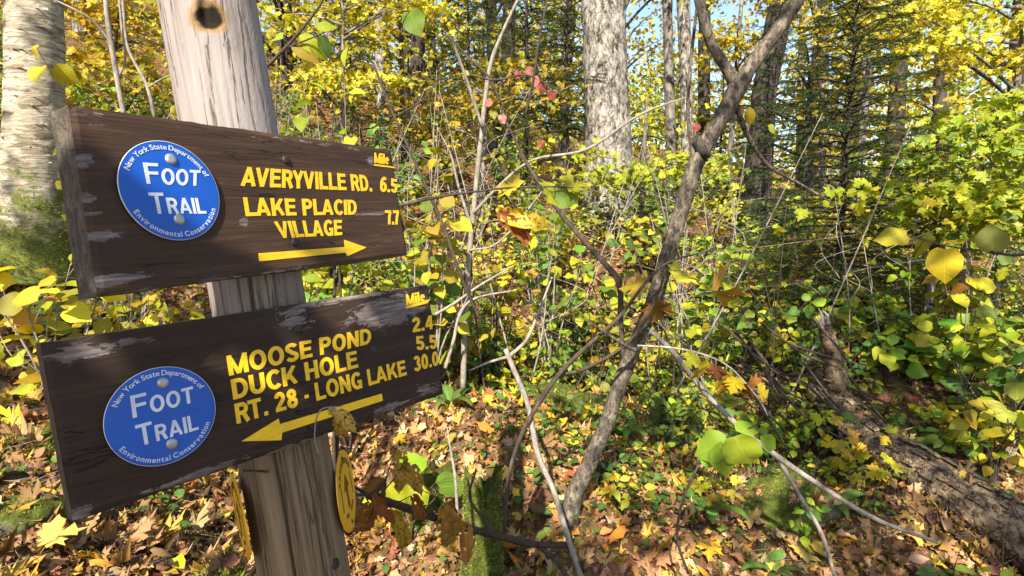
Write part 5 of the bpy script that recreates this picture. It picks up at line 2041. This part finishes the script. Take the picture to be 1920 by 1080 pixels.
YT = 2.32
gb = G(1072, 1000)
main = Q([(1066, 1010), (1075, 935), (1103, 872), (1135, 800), (1162, 720), (1190, 650), (1217, 588), (1246, 500), (1276, 400), (1303, 312), (1332, 255), (1362, 205), (1386, 158)], YT)
nt_ = thing('small_tree', 'crooked small tree with dark brown stem forking at the upper right', 'tree', main[0])
mb = MB()
tube(mb, main, rp([44, 36, 31, 29, 29, 28, 28, 29, 29, 31, 29, 30, 36], YT), 22, 150, .035, 2)
obj('trunk', mb.mesh('trunk', main[0]), M['bark_sap'], nt_)
for pts, wd, nm in ((Q([(1384, 165), (1404, 130), (1442, 78), (1480, 25), (1512, -25), (1600, -160)], YT), [30, 27, 25, 24, 23, 18], 'limb'),
                    (Q([(1384, 165), (1362, 128), (1336, 85), (1320, 40), (1309, -10), (1296, -130)], YT), [27, 20, 18, 17, 16, 12], 'limb'),
                    (Q([(1302, 296), (1292, 240), (1290, 180), (1298, 90), (1308, 0), (1312, -60)], YT), [12, 7, 6, 6, 5, 4], 'limb'),
                    (Q([(1378, 190), (1400, 250), (1440, 310), (1500, 345), (1560, 380)], [2.32, 2.5]), [12, 9, 7, 5, 3], 'limb'),
                    (Q([(1215, 620), (1195, 655), (1160, 640), (1100, 600)], [2.28, 2.05]), [12, 8, 6, 3], 'limb')):
    mb = MB()
    tube(mb, pts, rp(wd, YT), 12, 40, .04, 5)
    obj(nm, mb.mesh(nm, main[0]), M['bark_sap'], nt_)
rk, rT = ICO
mb = MB()
gk = np.random.default_rng(2)
ik, iT = ico(3)
mb.add(P(1314, 278, YT - .02) + (ik * np.array([.022, .03, .05]) * (1 + .25 * np.sin(ik @ np.array([5, 7, 9.]))[:, None] + gk.normal(0, .10, (len(ik), 1)))) @ np.array(Matrix.Rotation(.5, 3, 'Y')), iT)
obj('burl', mb.mesh('burl', main[0]), M['bark_dark'], nt_)
for lf in [(1405, 200, YT, 34, -80, 30, 'oval', 'lime', 1), (1440, 235, YT, 30, -20, 30, 'oval', 'lime', 2), (1308, 232, YT, 15, -100, 20, 'round', 'pink', 1),
           (1228, 560, 2.2, 60, -70, 30, 'crumple', 'brown', 2), (1260, 520, 2.2, 66, 10, 55, 'maple', 'gold', 3), (1330, 545, 2.25, 70, -10, 60, 'crumple', 'brown', 4), (1215, 535, 2.2, 58, 170, 55, 'maple', 'gold', 5)]:
    hero_leaf(nt_, *lf)

branch('dead_branch', 'long pale dead branch arching from the near tree to the lower right',
       [(Q([(1214, 616), (1258, 656), (1330, 745), (1400, 812), (1458, 856), (1540, 912), (1640, 972), (1757, 1017)], [2.28, 1.95]), rp([9, 11, 12, 12, 12, 10, 9, 6], 2.1)),
        (Q([(1458, 858), (1500, 930), (1540, 1000), (1568, 1090)], [2.1, 1.95]), rp([9, 8, 8, 7], 2.1))], 'twig_grey')
branch('dead_branch', 'grey forked dead branch leaning in front of the rounded mossy boulder',
       [(Q([(948, 655), (962, 690), (990, 760), (1008, 850), (1036, 915), (1058, 985), (1085, 1070), (1110, 1130)], [2.15, 1.95]), rp([11, 11, 11, 12, 11, 12, 11, 11], 2.05)),
        (Q([(955, 668), (985, 640), (1005, 598), (1035, 520)], [2.14, 2.25]), rp([8, 7, 6, 3], 2.1)),
        (Q([(955, 668), (915, 680), (880, 695)], [2.14, 2.1]), rp([7, 5, 3], 2.1))], 'twig_grey')
branch('dark_stem', 'thin dark stem crossing the grey forked branch and rising to the near tree',
       [(Q([(945, 1000), (955, 890), (985, 800), (1048, 702), (1120, 632), (1165, 590), (1240, 500), (1330, 470)], [2.0, 2.2]), rp([8, 8, 9, 10, 8, 7, 5, 3], 2.1)),
        (Q([(1048, 702), (1100, 690), (1180, 640), (1230, 560), (1260, 460)], [2.1, 2.2]), rp([7, 7, 6, 5, 3], 2.1))], 'twig_dark')
branch('dead_branch', 'low branch lying across the bottom from the post to the near tree foot',
       [(Q([(1070, 1022), (1000, 1020), (930, 1003), (870, 988), (800, 965), (740, 945), (690, 928)], [2.1, 1.1]), rp([16, 16, 17, 15, 14, 13, 11], 1.6)),
        (Q([(690, 928), (640, 925), (570, 903), (510, 886), (455, 882)], [1.08, .60]), rp([9, 7, 6, 5, 3], .8)),
        (Q([(690, 928), (660, 910), (635, 893), (610, 870)], [1.08, .95]), rp([8, 7, 5, 3], 1.0)),
        (Q([(930, 1003), (900, 965), (880, 930), (893, 880)], [1.9, 1.9]), rp([8, 6, 5, 4], 1.9)),
        (Q([(1000, 1020), (1030, 1040), (1060, 1075), (1080, 1110)], [2.0, 1.9]), rp([10, 9, 9, 9], 2.0))], 'twig_dark',
       leaves=[(700, 925, 1.05, 70, -70, 20, 'ragged', 'brown', 1), (742, 842, 1.2, 95, -85, 15, 'ragged', 'spotty', 2), (725, 900, 1.15, 70, -120, 30, 'ragged', 'brown', 3), (760, 865, 1.2, 80, -65, 15, 'ragged', 'spotty', 0),
               (745, 955, 1.2, 90, -85, 10, 'ragged', 'gold', 4), (770, 930, 1.25, 70, -60, 20, 'ragged', 'brown', 5), (838, 945, 1.45, 105, -88, 8, 'ragged', 'brown', 6), (862, 975, 1.5, 100, -80, 12, 'ragged', 'brown', 2), (848, 940, 1.46, 90, -100, 12, 'ragged', 'gold', 3),
               (690, 940, 1.05, 80, -110, 15, 'ragged', 'brown', 5), (735, 880, 1.15, 60, -40, 20, 'ragged', 'spotty', 4), (700, 955, 1.05, 70, -130, 12, 'ragged', 'brown', 0), (720, 900, 1.1, 60, -150, 20, 'ragged', 'brown', 4), (720, 930, 1.1, 75, -125, 10, 'ragged', 'brown', 1)])
branch('white_sapling', 'thin white sapling stem standing right of the signs',
       [(Q([(868, 735), (872, 600), (880, 480), (889, 385), (903, 250), (918, 130), (945, 55), (980, -20)], [3.5, 3.4]), rp([12, 11, 11, 10, 9, 8, 6, 4], 3.5)),
        (Q([(888, 400), (940, 345), (1000, 300), (1100, 280), (1200, 215), (1300, 178)], [3.45, 3.0]), rp([7, 6, 5, 5, 4, 2], 3.3)),
        (Q([(885, 430), (860, 350), (845, 290), (820, 240)], [3.45, 3.4]), rp([6, 5, 4, 2], 3.4)),
        (Q([(905, 240), (880, 165), (855, 95), (838, 62)], [3.4, 3.2]), rp([6, 6, 5, 3], 3.3)),
        (Q([(880, 470), (940, 450), (1040, 330)], [3.45, 3.3]), rp([5, 4, 2], 3.3))], 'twig_grey', 'sapling')
branch('leaning_twig', 'brown twig slanting from the curled orange leaf down to the right',
       [(Q([(950, 230), (990, 310), (1040, 385), (1080, 435), (1130, 490), (1160, 530), (1164, 600), (1168, 670)], [2.9, 2.5]), rp([5, 7, 9, 10, 11, 12, 10, 8], 2.6)),
        (Q([(950, 230), (920, 150), (880, 110), (840, 65)], [2.9, 2.95]), rp([5, 5, 4, 2], 2.9))], 'twig_dark', 'twig')
ho = branch('leafy_twig', 'twig carrying a large curled orange-brown leaf in front of the thicket',
            [(Q([(750, 385), (830, 368), (900, 358), (960, 352), (1040, 350), (1075, 352)], [1.9, 1.85]), rp([6, 5, 4, 4, 3, 2], 1.9)),
             (Q([(940, 356), (960, 385), (970, 395)], [1.87, 1.86]), rp([3, 3, 3], 1.9))], 'twig_dark', 'twig',
            leaves=[(932, 388, 1.86, 104, -30, 10, 'ragged', 'one_orange2', 1), (938, 392, 1.85, 92, -52, 6, 'ragged', 'brown', 4), (1015, 352, 1.86, 62, -10, 55, 'maple', 'gold', 1), (975, 350, 1.86, 60, 170, 60, 'maple', 'gold', 2), (1040, 372, 1.86, 46, 5, 25, 'round', 'green', 1), (1060, 352, 1.86, 55, 20, 55, 'maple', 'yellow', 3)])
branch('leafy_twig', 'twig with spotted yellow leaf hanging in front of the lower sign',
       [(Q([(597, 850), (590, 815), (600, 770), (640, 762)], [.60, .58]), rp([4, 3, 3, 2], .6))], 'twig_grey', 'twig',
       leaves=[(618, 765, .575, 74, -42, 6, 'ragged', 'spotty', 0), (625, 775, .577, 60, -62, 6, 'ragged', 'spotty', 5)])
branch('leafy_twig', 'twig with a cluster of large green leaves below the curved dead branch',
       [(Q([(1310, 870), (1340, 850), (1375, 822), (1410, 800), (1440, 790)], [1.75, 1.7]), rp([4, 4, 4, 3, 2], 1.7)),
        (Q([(1310, 870), (1280, 940), (1270, 1010), (1290, 1075)], [1.75, 1.9]), rp([4, 5, 6, 6], 1.8))], 'twig_dark', 'twig',
       leaves=[(1350, 828, 1.7, 78, -78, 10, 'oval', 'hero_green', 0), (1378, 818, 1.68, 80, -62, 10, 'round', 'hero_green', 2), (1372, 822, 1.69, 66, -72, 12, 'oval', 'one_pale', 3), (1362, 828, 1.72, 66, 205, 25, 'round', 'hero_green', 4),
               (1425, 818, 1.7, 52, -35, 20, 'oval', 'hero_green', 5), (1390, 812, 1.7, 45, 30, 60, 'round', 'hero_green', 6), (1318, 855, 1.74, 34, -40, 20, 'round', 'hero_green', 7)]) if PAL.setdefault('one_pale', [((.52, .33, .12), 1)]) else None
branch('leafy_twig', 'twig with one round orange-yellow leaf at the right edge',
       [(Q([(1960, 470), (1900, 478), (1840, 470), (1780, 462), (1700, 440)], [1.75, 1.8]), rp([5, 5, 4, 3, 2], 1.8))], 'twig_dark', 'twig',
       leaves=[(1773, 468, 1.76, 62, -92, 5, 'round', 'one_orange2', 2), (1700, 440, 1.8, 52, 190, 45, 'round', 'mixed', 1), (1730, 445, 1.8, 46, -60, 50, 'round', 'gold', 4), (1862, 470, 1.75, 52, 85, 20, 'round', 'green', 3), (1690, 500, 1.85, 56, -10, 60, 'maple', 'green', 3)]) if PAL.setdefault('one_orange2', [((.60, .40, .03), 1)]) else None
branch('leafy_twig', 'bare grey twig with a few pink and red leaves at the top centre',
       [(Q([(880, 140), (930, 150), (980, 140), (1010, 150), (1050, 170)], [2.8, 2.8]), rp([4, 4, 3, 3, 2], 2.8)),
        (Q([(985, 215), (1000, 150), (1010, 80), (1022, 20), (1030, -30)], [2.8, 2.8]), rp([5, 5, 4, 4, 3], 2.8))], 'twig_dark', 'twig',
       leaves=[(965, 140, 2.8, 17, 10, 40, 'round', 'pink', 1), (985, 132, 2.8, 19, -10, 20, 'round', 'pink', 2), (1000, 145, 2.8, 17, -60, 10, 'round', 'pink', 3), (1008, 160, 2.8, 21, -20, 30, 'round', 'pink', 4), (1030, 172, 2.8, 17, -50, 30, 'round', 'pink', 5), (922, 190, 2.8, 15, 200, 20, 'round', 'pink', 6), (940, 215, 2.8, 17, -70, 30, 'round', 'pink', 7), (1010, 265, 2.8, 17, -40, 30, 'round', 'pink', 8)])
branch('leafy_twig', 'dark twig with glossy green leaves right of the post top',
       [(Q([(500, 125), (535, 90), (570, 50), (603, 5), (620, -40)], [1.7, 1.7]), rp([6, 6, 5, 4, 3], 1.7)),
        (Q([(535, 90), (575, 75), (610, 60)], [1.7, 1.7]), rp([3, 3, 2], 1.7))], 'twig_dark', 'twig',
       leaves=[(545, 85, 1.7, 52, -25, 25, 'oval', 'lime', 1), (560, 62, 1.7, 56, -40, 20, 'oval', 'lime', 2), (530, 72, 1.7, 46, 160, 40, 'oval', 'lime', 3), (600, 65, 1.7, 40, -65, 30, 'oval', 'green', 4), (768, 22, 1.9, 44, -65, 15, 'round', 'lime', 5), (590, 50, 1.7, 40, 20, 50, 'oval', 'lime', 6)])
branch('withered_twig', 'string of withered yellow leaves hanging right of the near tree',
       [(Q([(1195, 648), (1260, 652), (1320, 665), (1370, 690), (1420, 745), (1440, 780)], [2.0, 1.95]), rp([4, 4, 4, 3, 3, 2], 2.0))], 'twig_grey', 'twig',
       leaves=[(1305 + 19 * q, 662 + 11 * q, 1.96, 40 + 12 * (q % 2), (-120, -40, -80, -20, -100, -60, -30)[q], 30, ('maple', 'crumple')[q % 2], ('gold', 'yellow', 'brown')[q % 3], q) for q in range(7)])
branch('bare_sapling', 'bare grey sapling stem rising behind the left end of the upper sign',
       [(Q([(232, 215), (222, 160), (208, 80), (200, 20), (192, -60)], [2.6, 2.6]), rp([9, 9, 9, 8, 7], 2.6)),
        (Q([(208, 80), (175, 40), (140, 18), (80, -10)], [2.6, 2.5]), rp([6, 5, 4, 3], 2.6)),
        (Q([(220, 150), (235, 110), (228, 50), (222, -20)], [2.65, 2.7]), rp([4, 4, 4, 3], 2.6))], 'twig_grey', 'sapling')
branch('bare_sapling', 'slim grey stem beside the bare sapling, near the post',
       [(Q([(290, 220), (275, 160), (240, 90), (232, 20), (225, -40)], [3.0, 3.0]), rp([7, 6, 5, 5, 4], 3.0)),
        (Q([(276, 165), (300, 150), (320, 140)], [3.0, 3.0]), rp([4, 3, 2], 3.0))], 'twig_grey', 'sapling')
branch('pale_sapling', 'leaning pale sapling stem near the right edge',
       [(Q([(1858, 640), (1868, 540), (1880, 430), (1890, 330), (1905, 240), (1925, 160)], [5.2, 5.0]), rp([13, 11, 11, 10, 9, 8], 5.1)),
        (Q([(1888, 345), (1850, 290), (1800, 262)], [5.1, 4.8]), rp([6, 5, 3], 5.0)),
        (Q([(1895, 300), (1880, 250), (1865, 200)], [5.1, 5.0]), rp([5, 4, 2], 5.0))], 'bark_pale', 'sapling')
branch('dry_stalk', 'upright reddish dry stalk beside the broad rotten stump',
       [(Q([(858, 975), (854, 900), (846, 850), (838, 800)], [1.9, 1.95]), rp([7, 6, 5, 3], 1.9))], 'twig_grey', 'stalk')
branch('dead_branch', 'pale bent dead branch right of the end of the lower sign',
       [(Q([(835, 690), (850, 640), (862, 590), (890, 560), (960, 545)], [3.0, 3.1]), rp([7, 7, 6, 5, 3], 3.0)),
        (Q([(815, 590), (850, 570), (900, 535), (960, 500)], [3.1, 3.2]), rp([6, 6, 5, 3], 3.1))], 'twig_grey')
branch('dark_stem', 'dark bare stem slanting behind the right end of the upper sign',
       [(Q([(700, 120), (740, 220), (790, 330), (830, 420), (865, 520), (900, 600)], [2.9, 2.8]), rp([4, 5, 6, 6, 6, 5], 2.8)),
        (Q([(740, 220), (800, 180), (840, 110)], [2.9, 3.0]), rp([4, 3, 2], 2.9))], 'twig_dark', 'stem')

# brush under and behind the log, single bare twigs in the thicket
gtw = np.random.default_rng(43)
for i in range(26):
    px, py, Y = gtw.uniform(1400, 1660), gtw.uniform(650, 850), gtw.uniform(3.2, 4.0)
    a = R(gtw.normal(-38, 16))
    l_ = gtw.uniform(90, 210)
    p = [(px - math.cos(a) * l_ / 2, py + math.sin(a) * l_ / 2), (px + gtw.normal(0, 8), py + gtw.normal(0, 8)), (px + math.cos(a) * l_ / 2, py - math.sin(a) * l_ / 2)]
    t = branch('fallen_twig', 'thin dark dead twig in the brush against the log', [(Q(p, [Y + .1, Y - .1]), rp([5, 5, 2], Y))], 'twig_dark', 'twig', sides=5)
    t['group'] = 'dead twigs in the brush against the log'
for i in range(110):
    Y = gtw.uniform(3.6, 7.5)
    px = gtw.uniform(520, 1560) if i % 5 else gtw.uniform(1560, 1900)
    x = (px - 960) / FPX * Y
    z = h1(x, Y)
    hgt = gtw.uniform(.8, 2.2)
    a, ln = gtw.uniform(0, 6.28), gtw.uniform(.1, .5) * hgt
    b = np.array([x, Y, z - .03])
    tp = b + [math.cos(a) * ln, math.sin(a) * ln * .5, hgt]
    md = (b + tp) / 2 + gtw.normal(0, .05, 3)
    s_ = b * .45 + tp * .55
    dark = i % 3
    t = branch('bare_sapling', ('pale' if dark else 'dark') + ' bare sapling standing in the thicket ' + ('between post and white sapling' if px < 860 else 'left of the near tree' if px < 1240 else 'between the near tree and the spruce' if px < 1560 else 'behind the log'),
               [([b, md, tp], [.008, .006, .002]), ([s_, s_ + [gtw.normal(0, .2), gtw.normal(0, .1), .25], s_ + [gtw.normal(0, .3), gtw.normal(0, .1), .5]], [.004, .003, .001]),
                ([md, md + [gtw.normal(0, .2), gtw.normal(0, .1), .15], md + [gtw.normal(0, .45), gtw.normal(0, .1), .3]], [.0035, .003, .001])], 'twig_grey' if dark else 'twig_dark', 'stem', sides=5)
    t['group'] = 'bare stems in the thicket'

# ---- ferns
def fern(label, px, py, Y, size, seed, nf=7):
    g = np.random.default_rng(seed)
    c = P(px, py, Y)
    c[2] = h1(c[0], Y) + .01
    t = thing('fern', label, 'fern', c)
    for k in range(nf):
        a = 6.28 * k / nf + g.uniform(-.3, .3)
        ln = size * g.uniform(.7, 1.15)
        d = np.array([math.cos(a), math.sin(a), 0])
        C = spline([(0, 0, 0), d * ln * .35 + [0, 0, ln * .42], d * ln * .75 + [0, 0, ln * .5], d * ln + [0, 0, ln * .34]], 24)
        sd = np.array([-d[1], d[0], 0])
        V, T = [], []
        for i in range(3, 23):
            w_ = ln * .26 * math.sin(math.pi * (i - 2) / 22) ** .7 * (1.25 - i / 24)
            for s in (-1, 1):
                q = len(V)
                p = C[i]
                f_ = (C[i] - C[i - 1]) * .45
                tip = p + sd * s * w_ + f_ * 1.6 - [0, 0, w_ * .2]
                V += [p - f_, p + f_, tip, (p + tip) / 2 + f_ * 1.6, (p + tip) / 2 - f_ * 1.2]
                T += [(q, q + 4, q + 1), (q + 4, q + 3, q + 1), (q + 4, q + 2, q + 3)]
        V = np.array(V)
        col = np.tile(np.array((.10, .18, .03)) * g.uniform(.7, 1.5), (len(V), 1))
        obj('frond', mesh_np('frond', V, np.array(T), col, np.full((len(V), 2), .3), smooth=False), M['leaf'], t)


for i, (lb, px, py, Y, sz) in enumerate([
        ('pale green fern below the right end of the lower sign', 845, 790, 3.2, .20),
        ('small fern at the foot of the white sapling', 905, 745, 3.7, .22),
        ('fern on the ground between the stumps and the boulder', 985, 760, 3.6, .18),
        ('dark green fern beside the shaded mossy boulder', 1330, 985, 2.5, .17),
        ('low fern in the shade left of the log', 1560, 960, 2.7, .18),
        ('fern near the bottom edge under the dead branch fork', 1450, 1040, 2.3, .14),
        ('fern at the foot of the near tree', 1170, 850, 3.0, .17)]):
    fern(lb, px, py, Y, sz, 80 + i)
